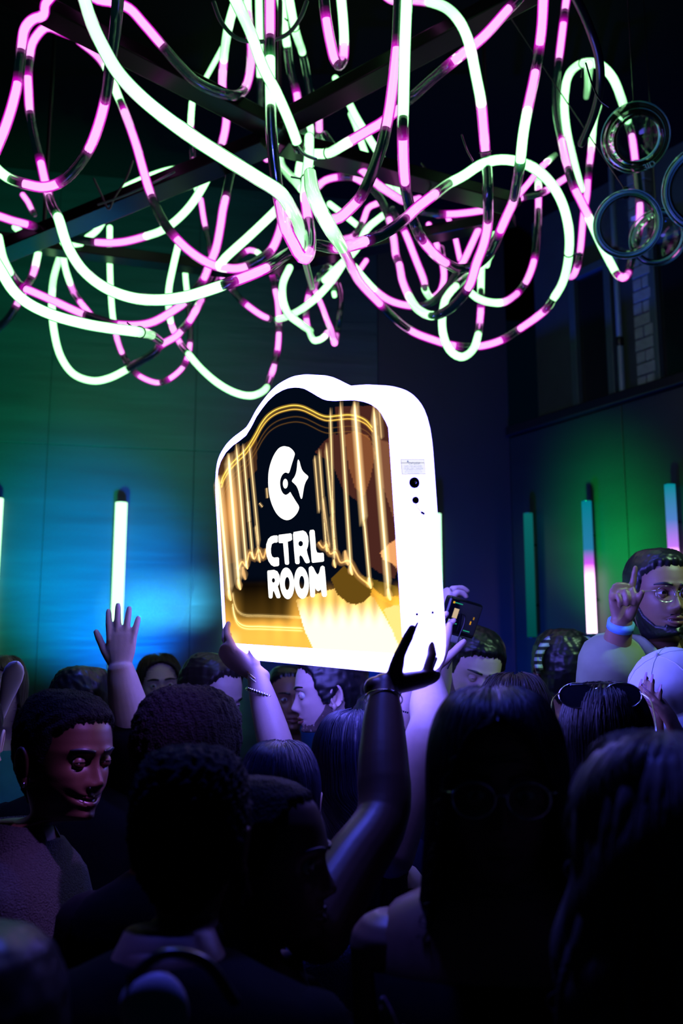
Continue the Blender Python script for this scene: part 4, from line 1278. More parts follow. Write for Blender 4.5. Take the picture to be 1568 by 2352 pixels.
# checked shirt
m_check = mat('blue_checked_shirt', (0.18, 0.42, 0.6), 0.8, bump=0.2, bscale=24)
_nt = m_check.node_tree; _ck = _nt.nodes.new('ShaderNodeTexChecker'); _ck.inputs['Scale'].default_value = 90
_ck.inputs['Color1'].default_value = (0.30, 0.52, 0.66, 1); _ck.inputs['Color2'].default_value = (0.12, 0.30, 0.50, 1)
_tc = _nt.nodes.new('ShaderNodeTexCoord'); _nt.links.new(_tc.outputs['Object'], _ck.inputs['Vector']); _nt.links.new(_ck.outputs['Color'], _nt.nodes['Principled BSDF'].inputs['Base Color'])
m_stripe = mat('striped_jersey', (0.2, 0.2, 0.2), 0.8)
_nt = m_stripe.node_tree; _wv = _nt.nodes.new('ShaderNodeTexWave'); _wv.inputs['Scale'].default_value = 14; _wv.bands_direction = 'Z'
_rp = _nt.nodes.new('ShaderNodeValToRGB'); _rp.color_ramp.elements[0].position = 0.45; _rp.color_ramp.elements[0].color = (0.01, 0.012, 0.015, 1); _rp.color_ramp.elements[1].position = 0.55; _rp.color_ramp.elements[1].color = (0.4, 0.5, 0.5, 1)
_tc = _nt.nodes.new('ShaderNodeTexCoord'); _nt.links.new(_tc.outputs['Object'], _wv.inputs['Vector']); _nt.links.new(_wv.outputs['Fac'], _rp.inputs[0]); _nt.links.new(_rp.outputs[0], _nt.nodes['Principled BSDF'].inputs['Base Color'])


def remesh(v, f, voxel, it=4):
    me = bpy.data.meshes.new('tmp'); me.from_pydata(np.asarray(v).tolist(), [], f)
    o = bpy.data.objects.new('tmp', me); COL.objects.link(o)
    md = o.modifiers.new('r', 'REMESH'); md.mode = 'VOXEL'; md.voxel_size = voxel
    sm = o.modifiers.new('s', 'SMOOTH'); sm.factor = 0.5; sm.iterations = it
    dg = bpy.context.evaluated_depsgraph_get()
    e = o.evaluated_get(dg); m2 = e.to_mesh()
    n = len(m2.vertices); a = np.empty(n * 3); m2.vertices.foreach_get('co', a)
    ff = [tuple(p.vertices) for p in m2.polygons]
    e.to_mesh_clear(); bpy.data.objects.remove(o); bpy.data.meshes.remove(me)
    return a.reshape(-1, 3), ff


def hand(curl=(0.3, 0.3, 0.3, 0.35), spread=(0.10, 0.02, -0.06, -0.16), thumb=(0.75, 0.25), left=False, slim=1.0, nails=False, bends=None):
    """Right hand in its own frame: x thumb side, y back of the hand, z to the fingers. Returns mesh and finger tips."""
    mb = MB()
    zs = [(-0.02, 0.027, 0.021), (0.0, 0.028, 0.020), (0.02, 0.032, 0.019), (0.05, 0.040, 0.0165), (0.078, 0.0425, 0.0135), (0.094, 0.040, 0.0115), (0.102, 0.034, 0.009)]
    mb.add(*sweep([(0, 0, q[0]) for q in zs], [(q[1] * slim, q[2] * slim) for q in zs], 16, ref=(1, 0, 0)))
    tips = []
    L = [0.074, 0.083, 0.077, 0.060]
    X = [0.0305, 0.0105, -0.0105, -0.0295]; Z = [0.090, 0.095, 0.092, 0.083]
    for k in range(4):
        p = np.array([X[k] * slim, 0.001, Z[k] - 0.012]); d = np.array([math.sin(spread[k]), 0, math.cos(spread[k])])
        path = [p.copy()]; rad = [0.0104 * slim]
        ang = 0.0
        seg = [0.012 + L[k] * 0.46, L[k] * 0.30, L[k] * 0.24]
        cc = curl[k] if not isinstance(curl[k], (tuple, list)) else None
        angs = curl[k] if cc is None else (cc * 0.8, cc * 1.1, cc * 0.8)
        side_ = np.array([math.cos(spread[k]), 0, -math.sin(spread[k])])
        base = d.copy()
        for j in range(3):
            ang += angs[j]
            dirv = base * math.cos(ang) + np.array([0, -1, 0]) * math.sin(ang)
            q0 = path[-1]
            path.append(q0 + dirv * seg[j] * 0.5); rad.append((0.0100 - 0.0008 * j) * slim)
            path.append(q0 + dirv * seg[j]); rad.append((0.0098 - 0.0010 * j) * slim * (0.9 if j == 2 else 1.0))
        mb.add(*sweep(path, rad, 10))
        tips.append((path[-1], dirv, side_, np.cross(side_, dirv)))
    a, b = thumb        # a: out from the palm side, b: toward the palm
    p = np.array([0.020 * slim, -0.006, 0.016])
    d = np.array([math.sin(a), -math.sin(b), math.cos(a)]); d /= np.linalg.norm(d)
    d2 = np.array([math.sin(a * 0.72), -math.sin(b * 1.5), math.cos(a * 0.72)]); d2 /= np.linalg.norm(d2)
    path = [p, p + d * 0.028, p + d * 0.048, p + d * 0.048 + d2 * 0.018, p + d * 0.048 + d2 * 0.036, p + d * 0.048 + d2 * 0.056]
    mb.add(*sweep(path, np.array([0.016, 0.0145, 0.0115, 0.0105, 0.0105, 0.008]) * slim, 10))
    sd = np.cross(d2, np.array([0, 1, 0])); sd /= np.linalg.norm(sd) + 1e-9
    tips.append((path[-1], d2, sd, np.cross(sd, d2)))
    v = mb.arr(); f = mb.f
    nails_v = []
    if nails:
        for p_, d_, s_, u_n in tips:
            if u_n[1] < 0: u_n = -u_n
            o_ = p_ + u_n * 0.0055 * slim
            q = sweep([o_ - d_ * 0.010, o_ - d_ * 0.002, o_ + d_ * 0.012], [(0.0052 * slim, 0.0014), (0.0054 * slim, 0.0016), (0.003 * slim, 0.001)], 8, ref=s_)
            nails_v.append(q)
    if left:
        v = v * np.array([-1, 1, 1]); f = [q[::-1] for q in f]
        nails_v = [(a_ * np.array([-1, 1, 1]), [q[::-1] for q in b_]) for a_, b_ in nails_v]
    return v, f, nails_v


def basis(z, y):
    z = Vector(z).normalized(); y = Vector(y); y = (y - z * y.dot(z)).normalized(); x = y.cross(z)
    return np.array([[x[i], y[i], z[i]] for i in range(3)])


def hair_strands(parent, lines, radius, m, name='hair_strands'):
    hc = bpy.data.hair_curves.new(name)
    k = len(lines[0])
    hc.add_curves([k] * len(lines))
    inv = np.array(WM(parent).inverted())
    p = np.concatenate(lines); p = p @ inv[:3, :3].T + inv[:3, 3]
    hc.points.foreach_set('position', p.ravel())
    r = np.tile(np.linspace(1, 0.5, k) * radius, len(lines))
    hc.points.foreach_set('radius', r)
    hc.materials.append(m)
    o = bpy.data.objects.new(name, hc); o.parent = parent; COL.objects.link(o)
    o['kind'] = 'stuff'
    return o


class Person:
    def __init__(self, label, eye, yaw, pitch=0, roll=0, scale=1.0, skin='light', body_yaw=None, feat=1.0, smile=0.0, jaw=1.0, res=(64, 60), group=None, foot=0.0, lean=(0, 0), wide=1.0, neck=0.075):
        self.E = np.array(P(*eye)) if len(eye) == 3 and not isinstance(eye, Vector) else np.array(eye)
        self.s = scale; self.skin = SKIN[skin]; self.skin_name = skin; self.wide = wide
        self.by = math.radians((yaw if body_yaw is None else body_yaw) + 180)
        Rb = Matrix.Rotation(self.by, 3, 'Z')
        Rh = Matrix.Rotation(math.radians(yaw + 180), 3, 'Z') @ Matrix.Rotation(math.radians(-pitch), 3, 'X') @ Matrix.Rotation(math.radians(roll), 3, 'Y')
        self.Rb = np.array(Rb); self.Rh = np.array(Rh)
        self.foot = foot
        # neck base in the room
        piv = np.array([0, -0.02, -0.11]) * scale
        self.N = self.E + self.Rh @ piv + self.Rb @ (np.array([lean[0], lean[1] - 0.012, -neck]) * scale)
        self.root = empty('person', (self.N[0], self.N[1], foot), label, 'person', group)
        self.body = MB(); self.featk = dict(feat=feat, smile=smile, jaw=jaw)
        AZ, ZZ, pts = head_grid(res[0], res[1], **self.featk)
        v = self.tohead(pts.reshape(-1, 3))
        f = grid_faces(res[1], res[0], True); f.append(tuple(range(res[0]))[::-1])
        self.body.add(v, f)
        for sd in (-1, 1):
            a, b = ear_pts(sd); self.body.add(self.tohead(a), b)
        self.extra = []
        self.arms = {}
        self.torso()

    def tohead(self, p):
        """Head-local metres -> room; the neck blends into the body's own direction."""
        p = np.asarray(p, float) * self.s
        a = self.E + p @ self.Rh.T
        nb = self.N + (p - np.array([0, -0.012, -0.21]) * self.s) @ self.Rb.T
        k = sst(-0.205 * self.s, -0.10 * self.s, p[:, 2])[:, None]
        return a * k + nb * (1 - k)

    def tobody(self, p):
        return self.N + (np.asarray(p, float) * self.s) @ self.Rb.T

    ROWS = [(0.035, .052, .052, 0.0), (0.0, .066, .060, 0.0), (-0.022, .105, .070, -.004), (-0.045, .155, .082, -.006), (-0.075, .183, .094, -.004), (-0.12, .186, .105, 0.0),
            (-0.20, .172, .116, 0.004), (-0.30, .158, .112, .004), (-0.40, .150, .106, 0.0), (-0.50, .160, .112, -.004), (-0.58, .172, .120, -.008), (-0.66, .168, .112, -.008), (-0.70, .15, .09, -.005)]

    def torso_loft(self, off, z0=None, z1=None, n=28):
        v = []
        rows = [r for r in self.ROWS if (z0 is None or r[0] <= z0) and (z1 is None or r[0] >= z1)]
        for dz, a, b, dy in rows:
            k = 2.4
            for q in np.linspace(0, 2 * math.pi, n, endpoint=False):
                c, s = math.cos(q), math.sin(q)
                v.append(((a * self.wide + off) * math.copysign(abs(c) ** (2 / k), c), dy + (b + off) * math.copysign(abs(s) ** (2 / k), s), dz))
        f = grid_faces(len(rows), n, True) + [tuple(range(n))[::-1], tuple((len(rows) - 1) * n + k for k in range(n))]
        return self.tobody(v), f

    def torso(self):
        v, f = self.torso_loft(0.0); self.body.add(v, f)
        hipz = self.N[2] - 0.66 * self.s
        self.legs = []
        for sd in (-1, 1):
            h = self.tobody([(sd * 0.09, -0.005, -0.62)])[0]
            k = h * 1.0; k[2] = self.foot + (hipz - self.foot) * 0.54; a = h * 1.0; a[2] = self.foot + 0.09
            path = cr(np.array([h, (h + k) / 2, k, (k + a) / 2, a]), 4)
            rad = np.interp(np.linspace(0, 1, len(path)), [0, .25, .5, .65, 1], [.092, .078, .056, .054, .040]) * self.s
            self.legs.append((path, rad)); self.body.add(*sweep(path, rad, 12))

    def trousers(self, m=None):
        mb = MB(); v, f = self.torso_loft(0.008, -0.48); mb.add(v, f)
        for path, rad in self.legs: mb.add(*sweep(path, rad + 0.012, 12, round_caps=False))
        mb.build('trousers', m or m_trouser, self.root)
        fw = self.Rb @ np.array([0, 1, 0])
        for path, rad in self.legs:
            a = path[-1].copy(); a[2] = self.foot + 0.042
            mb = MB(); mb.add(*sweep([a - fw * 0.06, a, a + fw * 0.09, a + fw * 0.17], [(0.036, 0.040), (0.042, 0.041), (0.046, 0.036), (0.036, 0.024)], 12, ref=np.cross(fw, (0, 0, 1))))
            mb.build('shoe', m_shoe, self.root)

    def arm(self, side, elbow=None, wrist=None, fdir=None, dorsal=None, curl=(0.3, 0.3, 0.3, 0.35), spread=(0.10, 0.02, -0.06, -0.16), thumb=(0.75, 0.25), thick=1.0, slim=1.0, shoulder=None, fine=True, nails=False, hscale=1.0, voxel=0.0036):
        """side 'R' or 'L'; elbow and wrist as points of the room."""
        sg = 1 if side == 'R' else -1
        S = np.array(shoulder) if shoulder is not None else self.tobody([(sg * 0.158 * self.wide, 0, -0.096)])[0]
        if elbow is None:
            elbow = S + self.Rb @ np.array([sg * 0.05, -0.03, -0.29]) * self.s
            wrist = elbow + self.Rb @ np.array([-sg * 0.02, 0.10, -0.22]) * self.s
            fdir = wrist - elbow; dorsal = self.Rb @ np.array([sg, 0.0, 0])
            fine = False
        E_, W_ = np.array(elbow), np.array(wrist)
        B = basis(fdir, dorsal)
        path = cr(np.array([S, S * .5 + E_ * .5, E_ * 0.985 + S * .015, E_ * .62 + W_ * .38, W_ * .8 + E_ * .2, W_]), 5)
        t = np.linspace(0, 1, len(path))
        r = np.interp(t, [0, .2, .40, .52, .62, .8, 1], [.056, .049, .042, .044, .042, .033, .0255]) * thick * self.s
        fl = np.interp(t, [0, .75, 1], [1, 1, 1.13])
        k = self.s * hscale
        hv, hf, nv = hand(curl, spread, thumb, left=(side == 'L'), slim=slim, nails=nails)
        hv = W_ + (hv * k) @ B.T
        mb = MB(); mb.add(*sweep(path, np.stack([r * fl, r / fl], 1), 24, ref=B[:, 0] if abs(np.dot(B[:, 0], (path[-1] - path[0]) / np.linalg.norm(path[-1] - path[0]))) < 0.8 else None)); mb.add(hv, hf)
        v, f = mb.arr(), mb.f
        if fine: v, f = remesh(v, f, voxel)
        self.body.add(v, f)
        self.arms[side] = (path, r, B, W_)
        for a_, b_ in nv:
            self.extra.append(('fingernail', W_ + (a_ * k) @ B.T, b_, m_nail))
        return self

    def hang_arms(self):
        for s in 'RL':
            if s not in self.arms: self.arm(s)

    def sleeve(self, mb, side, upto, off=0.013, flare=0.0):
        path, r, B, W_ = self.arms[side]
        n = max(3, int(len(path) * upto))
        rr = r[:n] + off * self.s + np.linspace(0, flare, n)
        v_, f_ = sweep(path[:n], rr, 16)
        mb.add(v_, f_[:-1])

    def shirt(self, m, sleeve=0.45, off=0.014, z0=0.0, flare=0.006, name='shirt', skip=(), collar=False, sleeves=True):
        mb = MB(); v, f = self.torso_loft(off, z0, -0.6); mb.add(v, f)
        if sleeves:
            for s in self.arms:
                if s not in skip: self.sleeve(mb, s, sleeve, off, flare)
        v = mb.arr(); d = vnoise(v, 30, 3, 2)[:, None] * 0.003
        c = self.N * 1.0
        dirv = v - np.array([c[0], c[1], 0]); dirv[:, 2] = 0; dirv /= np.linalg.norm(dirv, axis=1)[:, None] + 1e-6
        m2 = MB(); m2.add(v + d * dirv, mb.f)
        o = m2.build(name, m, self.root)
        if collar:
            cm = MB(); n = 30; vv = []
            for dz, rr in ((0.0, .064), (0.03, .060), (0.036, .064), (0.012, .078), (-0.012, .092)):
                for q in np.linspace(0.35, 2 * math.pi - 0.35, n):
                    vv.append((rr * math.sin(q) * 1.05, rr * math.cos(q) * 0.98 - 0.008, dz - 0.012 * max(math.cos(q), 0)))
            cm.add(self.tobody(vv), grid_faces(5, n)); cm.build('collar', m, self.root)
        return o

    # ---- hair
    def short_hair(self, m, thick=0.010, amp=0.003, scale=120, line=None, seed=1, res=(110, 64), name='hair', top=0.0):
        la, lz = line or ([0, 30, 45, 62, 74, 84, 100, 118, 150, 180], [.070, .068, .055, .045, -.015, -.020, .010, -.060, -.100, -.105])
        u = np.linspace(-math.pi, math.pi, res[0], endpoint=False)
        t = np.linspace(0, 1, res[1]); zz = 0.1185 - 0.235 * t ** 1.35
        AZ, ZZ = np.meshgrid(u, zz)
        pts = head_pts(AZ, ZZ, feat=0)
        lim = np.interp(np.degrees(np.abs(AZ)), la, lz) + 0.004 * np.sin(AZ * 37) * np.sin(AZ * 11 + 1)
        k = sst(-0.004, 0.014, ZZ - lim)
        nrm = pts - np.array([0, -0.012, -0.0]); nrm[..., 2] *= 0.8
        nrm[..., 2] = np.where(ZZ < 0.02, nrm[..., 2] * 0.1, nrm[..., 2])
        nrm /= np.linalg.norm(nrm, axis=-1)[..., None] + 1e-9
        h = (thick + top * sst(0.04, 0.11, ZZ)) * k - 0.004 * (1 - k)
        h = h + k * amp * vnoise(pts, scale, seed, 3)
        q = pts + nrm * h[..., None]
        keep = ZZ > lim - 0.006
        f = [fc for fc in grid_faces(res[1], res[0], True) if keep.ravel()[list(fc)].any()]
        f.append(tuple(range(res[0]))[::-1])
        mb = MB(); mb.add(self.tohead(q.reshape(-1, 3)), f)
        return mb.build(name, m, self.root)

    def beard(self, m, thick=0.005):
        res = (90, 50)
        u = np.radians(np.linspace(-88, 88, res[0])); zz = np.linspace(-0.008, -0.119, res[1])
        AZ, ZZ = np.meshgrid(u, zz)
        pts = head_pts(AZ, ZZ, **self.featk)
        a = np.degrees(np.abs(AZ))
        lim = np.interp(a, [0, 14, 22, 32, 50, 70, 84, 88], [-.054, -.055, -.068, -.086, -.082, -.052, -.012, -.01])
        k = sst(-0.002, 0.006, lim - ZZ)
        mouth = sst(1.0, 1.5, (pts[..., 0] / 0.027) ** 2 + ((ZZ + 0.073) / 0.014) ** 2)
        k = k * mouth
        nrm = pts - np.array([0, -0.012, -0.05]); nrm /= np.linalg.norm(nrm, axis=-1)[..., None]
        q = pts + nrm * (thick * k - 0.003 * (1 - k) + 0.0012 * k * vnoise(pts, 300, 5, 2))[..., None]
        keep = k > 0.03
        f = [fc for fc in grid_faces(res[1], res[0]) if keep.ravel()[list(fc)].any()]
        mb = MB(); mb.add(self.tohead(q.reshape(-1, 3)), f)
        return mb.build('beard', m, self.root)

    def hair_surface(self, az, z, L, width, vol, depth=0.0):
        """Outside of long hair at azimuth az and height z (z below -L is cut)."""
        zc = np.maximum(z, -0.01)
        p = head_pts(az, zc, feat=0)
        below = sst(0.02, -0.10, z)
        s, c = np.sin(az), np.cos(az)
        ww = np.interp(-z, [0.0, 0.10, 0.2, 0.45], [0.0765 + vol, 0.080 + vol, width, width * 1.05])
        bb = np.interp(-z, [0.0, 0.10, 0.2, 0.45], [0.107 + vol, 0.100 + vol, 0.095 + vol + depth, 0.11 + depth])
        ff = np.interp(-z, [0.0, 0.10, 0.2, 0.45], [0.085, 0.07, 0.075, 0.09])
        lx = ww * np.sign(s) * np.abs(s) ** 0.9
        ly = np.where(c >= 0, ff * c, bb * c)
        nrm = p - np.array([0, -0.012, -0.02]); nrm /= np.linalg.norm(nrm, axis=-1)[..., None] + 1e-9
        up = p + nrm * vol
        x = up[..., 0] * (1 - below) + lx * below
        y = up[..., 1] * (1 - below) + ly * below
        zz = np.where(z > -0.01, up[..., 2], z)
        return np.stack([x, y, zz], -1)

    def long_hair(self, m, L=0.35, width=0.10, vol=0.016, seed=3, window=(0.078, 48, 62), n_strand=900, wave=0.0, strand_r=0.0007, part=True, depth=0.0, flute=0.004, res=(120, 60)):
        top, a1, a2 = window
        u = np.linspace(-math.pi, math.pi, res[0], endpoint=False)
        t = np.linspace(0, 1, res[1]); zz = 0.1185 - (0.1185 + L) * t ** 1.5
        AZ, ZZ = np.meshgrid(u, zz)
        q = self.hair_surface(AZ, ZZ, L, width, vol, depth)
        r = np.random.default_rng(seed)
        fl = np.zeros_like(AZ)
        for _ in range(7):
            k = r.integers(9, 46); fl += np.sin(AZ * k + r.uniform(0, 6.3) + ZZ * r.normal() * (18 + wave * 600)) / 3.0
        fl += wave * 60 * np.sin(ZZ * 42 + 3 * np.sin(AZ * 3) + AZ * 2)
        amt = flute * sst(0.118, 0.06, ZZ) + wave * sst(0.05, -0.1, ZZ)
        rad = np.stack([np.sin(AZ), np.cos(AZ), np.zeros_like(AZ)], -1)
        q = q + rad * (fl * amt)[..., None]
        if part:
            q[..., 2] -= 0.006 * gs(q[..., 0], 0.008) * sst(0.07, 0.11, ZZ)
        q[-6:, :, :2] *= np.linspace(1, 0.86, 6)[:, None, None]
        lim = np.interp(ZZ, [-0.25, -0.10, 0.0, top - 0.01, top + 0.006], [a2, a2, a1, a1 * 0.55, -1])
        keep = np.degrees(np.abs(AZ)) >= lim
        f = [fc for fc in grid_faces(res[1], res[0], True) if keep.ravel()[list(fc)].all()]
        f.append(tuple(range(res[0]))[::-1])
        mb = MB(); mb.add(self.tohair(q.reshape(-1, 3)), f)
        # inner lining keeps the hair a solid mass
        q2 = q * np.array([0.93, 0.93, 1.0]) - np.array([0, 0, 0.006])
        mb.add(self.tohair(q2.reshape(-1, 3)), [fc[::-1] for fc in f])
        o = mb.build('hair', m, self.root)
        if n_strand:
            lines = []
            K = 16
            for _ in range(n_strand):
                a = r.uniform(-math.pi, math.pi)
                tt = np.linspace(r.uniform(0.02, 0.4), r.uniform(0.75, 1.03), K)
                z_ = 0.1185 - (0.1185 + L) * tt ** 1.5
                la = np.interp(z_, [-0.25, -0.10, 0.0, top - 0.01, top + 0.006], [a2, a2, a1, a1 * 0.55, 0])
                aa = a + np.cumsum(r.normal(0, 0.012, K))
                aa = np.sign(aa) * np.maximum(np.abs(aa), np.radians(la) + 0.02)
                p = self.hair_surface(aa, z_, L, width, vol + r.uniform(0.0, 0.004), depth)
                if wave:
                    p = p + np.stack([np.sin(aa), np.cos(aa), 0 * aa], -1) * (wave * np.sin(z_ * 70 + a * 5))[:, None]
                lines.append(self.tohair(p))
            hair_strands(o, lines, strand_r, m)
        return o

    def tohair(self, p):
        p = np.asarray(p, float) * self.s
        a = self.E + p @ self.Rh.T
        # hangs straight down below the jaw
        z = p[:, 2]; k = sst(-0.03 * self.s, -0.16 * self.s, z)[:, None]
        h = np.array([0, 0, -0.05]) * self.s
        drop = self.E + (np.column_stack([p[:, 0], p[:, 1], np.zeros(len(p))])) @ self.Rb.T + np.column_stack([0 * z, 0 * z, z])
        return a * (1 - k) + drop * k

    def face(self, lips=None, brows=True, open_=1.0, browm=None, teeth=False):
        smile = self.featk['smile']
        for sd in (-1, 1):
            c = np.array([sd * 0.031, 0.0745, -0.001])
            n = 14; mm = 10; v = []
            for i in range(mm + 1):
                a = math.pi * i / mm
                for j in range(n):
                    b = 2 * math.pi * j / n
                    v.append(c + 0.0122 * np.array([math.sin(a) * math.cos(b), math.cos(a), math.sin(a) * math.sin(b)]))
            mb = MB(); mb.add(self.tohead(v), grid_faces(mm + 1, n, True))
            eye = mb.build('eye', m_eyew, self.root)
            v = []
            for rr, dy in ((0.0058, 0.0112), (0.003, 0.0126), (0.0, 0.0130)):
                for j in range(n):
                    b = 2 * math.pi * j / n; v.append(c + (rr * math.cos(b), dy, rr * math.sin(b) - 0.0005))
            mb = MB(); mb.add(self.tohead(v), grid_faces(3, n, True)); mb.build('iris', m_iris, eye)
            # lids: two shells over the eyeball leaving a slit
            for up in (1, -1):
                v = []; A = np.linspace(-1.35, 1.35, 13)
                hi = 0.5 * open_
                rows = np.linspace(hi if up > 0 else -0.30 * open_, 1.5 * up, 6)
                for th in rows:
                    for a in A:
                        ca = math.cos(a)
                        v.append(c + 0.0138 * np.array([math.sin(a) * math.cos(th * ca), math.cos(a) * math.cos(th * ca) if True else 0, math.sin(th * ca)]))
                ff = grid_faces(6, 13)
                self.body.add(self.tohead(v), ff)
            if brows:
                x = np.linspace(0.012, 0.052, 9); zb = 0.0195 + 0.004 * np.sin((x - 0.012) / 0.04 * math.pi * 0.8)
                p = head_pts(np.arcsin(np.clip(x / 0.076, -1, 1)) * 1.0, zb, **self.featk)
                # place by x: search azimuth so that x matches
                pts = []
                for xx, z_ in zip(x, zb):
                    az = np.radians(np.linspace(0, 80, 160)); hp = head_pts(az, np.full(160, z_), **self.featk)
                    k = np.argmin(np.abs(hp[:, 0] - xx)); pts.append(hp[k] * np.array([sd, 1, 1]) + np.array([0, 0.0005, 0]))
                mb = MB(); mb.add(*sweep(self.tohead(pts), np.stack([np.interp(x, [0.012, 0.03, 0.052], [.0035, .0042, .002]) * self.s, np.full(9, 0.0022 * self.s)], 1), 8, ref=(0, 0, 1)))
                mb.build('eyebrow', browm or HAIR['black'], self.root)
        # lips
        for zc, th, wd in ((-0.0655, 0.0034, 0.023), (-0.0795, 0.0042, 0.021)):
            wd = wd + 0.006 * smile
            pts = []
            for xx in np.linspace(-wd, wd, 13):
                z_ = zc + smile * 0.006 * (abs(xx) / 0.025) ** 2 + (0.0725 + zc) * -0.55 * (abs(xx) / wd) ** 2
                az = np.radians(np.linspace(-60, 60, 241)); hp = head_pts(az, np.full(241, z_), **self.featk)
                k = np.argmin(np.abs(hp[:, 0] - xx)); pts.append(hp[k] - np.array([0, 0.0008, 0]))
            rr = th * np.sqrt(np.clip(1 - (np.linspace(-1, 1, 13) * 0.93) ** 2, 0, 1)) + 0.0006
            mb = MB(); mb.add(*sweep(self.tohead(pts), np.stack([rr, rr * 0.6], 1) * self.s, 8, ref=(0, 0, 1)))
            mb.build('lip', lips or m_lip, self.root)
        if teeth:
            for i in range(-4, 5):
                x = i * 0.0047
                z_ = -0.0725 + smile * 0.006 * (abs(x) / 0.025) ** 2
                az = np.radians(np.linspace(-60, 60, 241)); hp = head_pts(az, np.full(241, z_), **self.featk)
                y = hp[np.argmin(np.abs(hp[:, 0] - x))][1] + 0.0022
                mb = MB(); box(mb, (x - 0.0022, y - 0.006, z_ - 0.0040), (x + 0.0022, y, z_ + 0.0040), bev=0.0008)
                m2 = MB(); m2.add(self.tohead(mb.arr()), mb.f); m2.build('tooth', m_teeth, self.root)

    def done(self, trousers=True):
        self.hang_arms()
        self.body.build('body', self.skin, self.root)
        for nm, v, f, m in self.extra:
            mb = MB(); mb.add(v, f); mb.build(nm, m, self.root)
        if trousers: self.trousers()
        return self


def ring_on(p, center, axis, rad, r, name, m, beads=0, tilt=(0, 0, 0)):
    """Bracelet around a limb of person p."""
    B = basis(np.array(axis) + np.array(tilt), (0.3, 0.5, 0.8))
    a = np.linspace(0, 2 * math.pi, 33)
    ring = np.array([np.array(center) + rad * (math.cos(q) * B[:, 0] + math.sin(q) * B[:, 1]) for q in a])
    if beads:
        o = None
        mb = MB()
        for q in np.linspace(0, 2 * math.pi, beads, endpoint=False):
            c = np.array(center) + rad * (math.cos(q) * B[:, 0] + math.sin(q) * B[:, 1])
            mb.add(*sweep([c - B[:, 2] * r * 0.3, c + B[:, 2] * r * 0.3], r, 6))
        return mb.build(name, m, p.root)
    mb = MB(); mb.add(*sweep(ring, r, 8)); return mb.build(name, m, p.root)

# ------------------------------------------------------------------ the crowd
def V3(*a): return np.array(a, float)


# woman holding the sign (seen from behind, head turned right)
p = Person('dark-haired woman seen from behind holding the lightbox, bracelets on her left wrist', (838, 1770, 2.15), 128, body_yaw=178, skin='light', scale=0.98, wide=0.85, lean=(0, 0.17))
p.arm('L', P(655, 1790, 2.36), P(588, 1548, 2.50), np.array(P(520, 1500, 2.52)) - np.array(P(588, 1548, 2.50)), (-0.25, -0.65, -0.7), curl=((.5, .4, .3), (.6, .4, .3), (.7, .4, .3), (.8, .4, .3)), thumb=(0.6, 0.9), shoulder=P(700, 1990, 2.05), thick=1.02, voxel=0.0034)
p.arm('R', P(990, 1660, 2.04), P(984, 1556, 2.20), (-0.25, 0.25, 0.95), (0.1, 0.95, -0.2), curl=(0.5, 0.5, 0.5, 0.6), shoulder=P(885, 1960, 1.96), thick=1.05)
p.shirt(CL['black'], z0=-0.075, sleeves=False, name='tank_top', off=0.010)
for sx in (-0.09, 0.09):
    q = cr(p.tobody([(sx, -0.075, -0.09), (sx * 0.98, -0.055, -0.03), (sx * 0.95, 0.0, -0.012), (sx * 0.98, 0.06, -0.04), (sx, 0.09, -0.09)]), 5)
    mb = MB(); mb.add(*sweep(q, [(0.018, 0.006)] * len(q), 8, ref=p.Rb @ V3(1, 0, 0))); mb.build('strap', CL['blue'], p.root)
p.long_hair(HAIR['blueblack'], L=0.26, width=0.090, vol=0.014, seed=11, window=(0.07, 50, 66), n_strand=1500)
p.face(brows=True)
path, r, B, W_ = p.arms['L']
for px, py, d, rad, br, nm, m, bd in ((601, 1553, 2.555, .0315, .0016, 'bracelet', m_gold, 0), (606, 1582, 2.53, .0335, .0011, 'bracelet', m_silver, 0), (610, 1600, 2.51, .037, .0042, 'beaded_bracelet', m_silver, 34)):
    k = np.argmin(np.linalg.norm(path - np.array(P(px, py, d)), axis=1)); k = min(max(k, 2), len(path) - 2)
    ax = path[k + 1] - path[k - 1]
    ring_on(p, path[k], ax, r[k] * 1.10 + br * 0.6, br, nm, m, bd, tilt=ax * 0 + V3(0.02, -0.01, 0.0))
p.done()

# the person whose dark arm holds the right corner
p = Person('dark-skinned person in profile facing right, lower centre, whose raised arm holds the lightbox corner', (608, 1976, 1.46), 78, body_yaw=150, skin='dark', scale=0.97, wide=0.85, lean=(0, 0.06))
p.arm('R', P(880, 1872, 1.66), P(880, 1576, 1.83), (0.90, 0.32, 0.14), (0.02, -0.36, -0.93), curl=((1.0, .45, .15), (0.9, .5, .3), (0.9, .6, .3), (0.9, .6, .4)), thumb=(1.2, 1.35), shoulder=P(720, 2130, 1.50), thick=1.08, slim=0.95, nails=True, voxel=0.0030)
p.hang_arms()
p.shirt(CL['black'], sleeve=0.25, skip=('R',))
p.short_hair(HAIR['curly'], thick=0.006, amp=0.001, seed=4, line=([0, 30, 45, 62, 74, 84, 100, 118, 150, 180], [.085, .085, .080, .055, -.010, -.015, .010, -.055, -.09, -.095]))
p.face(lips=m_lipd)
path, r, B, W_ = p.arms['R']
k = int(len(path) * 0.86)
ring_on(p, path[k], path[k + 1] - path[k - 1], r[k] * 1.10, 0.0012, 'bracelet', m_silver)
p.done()

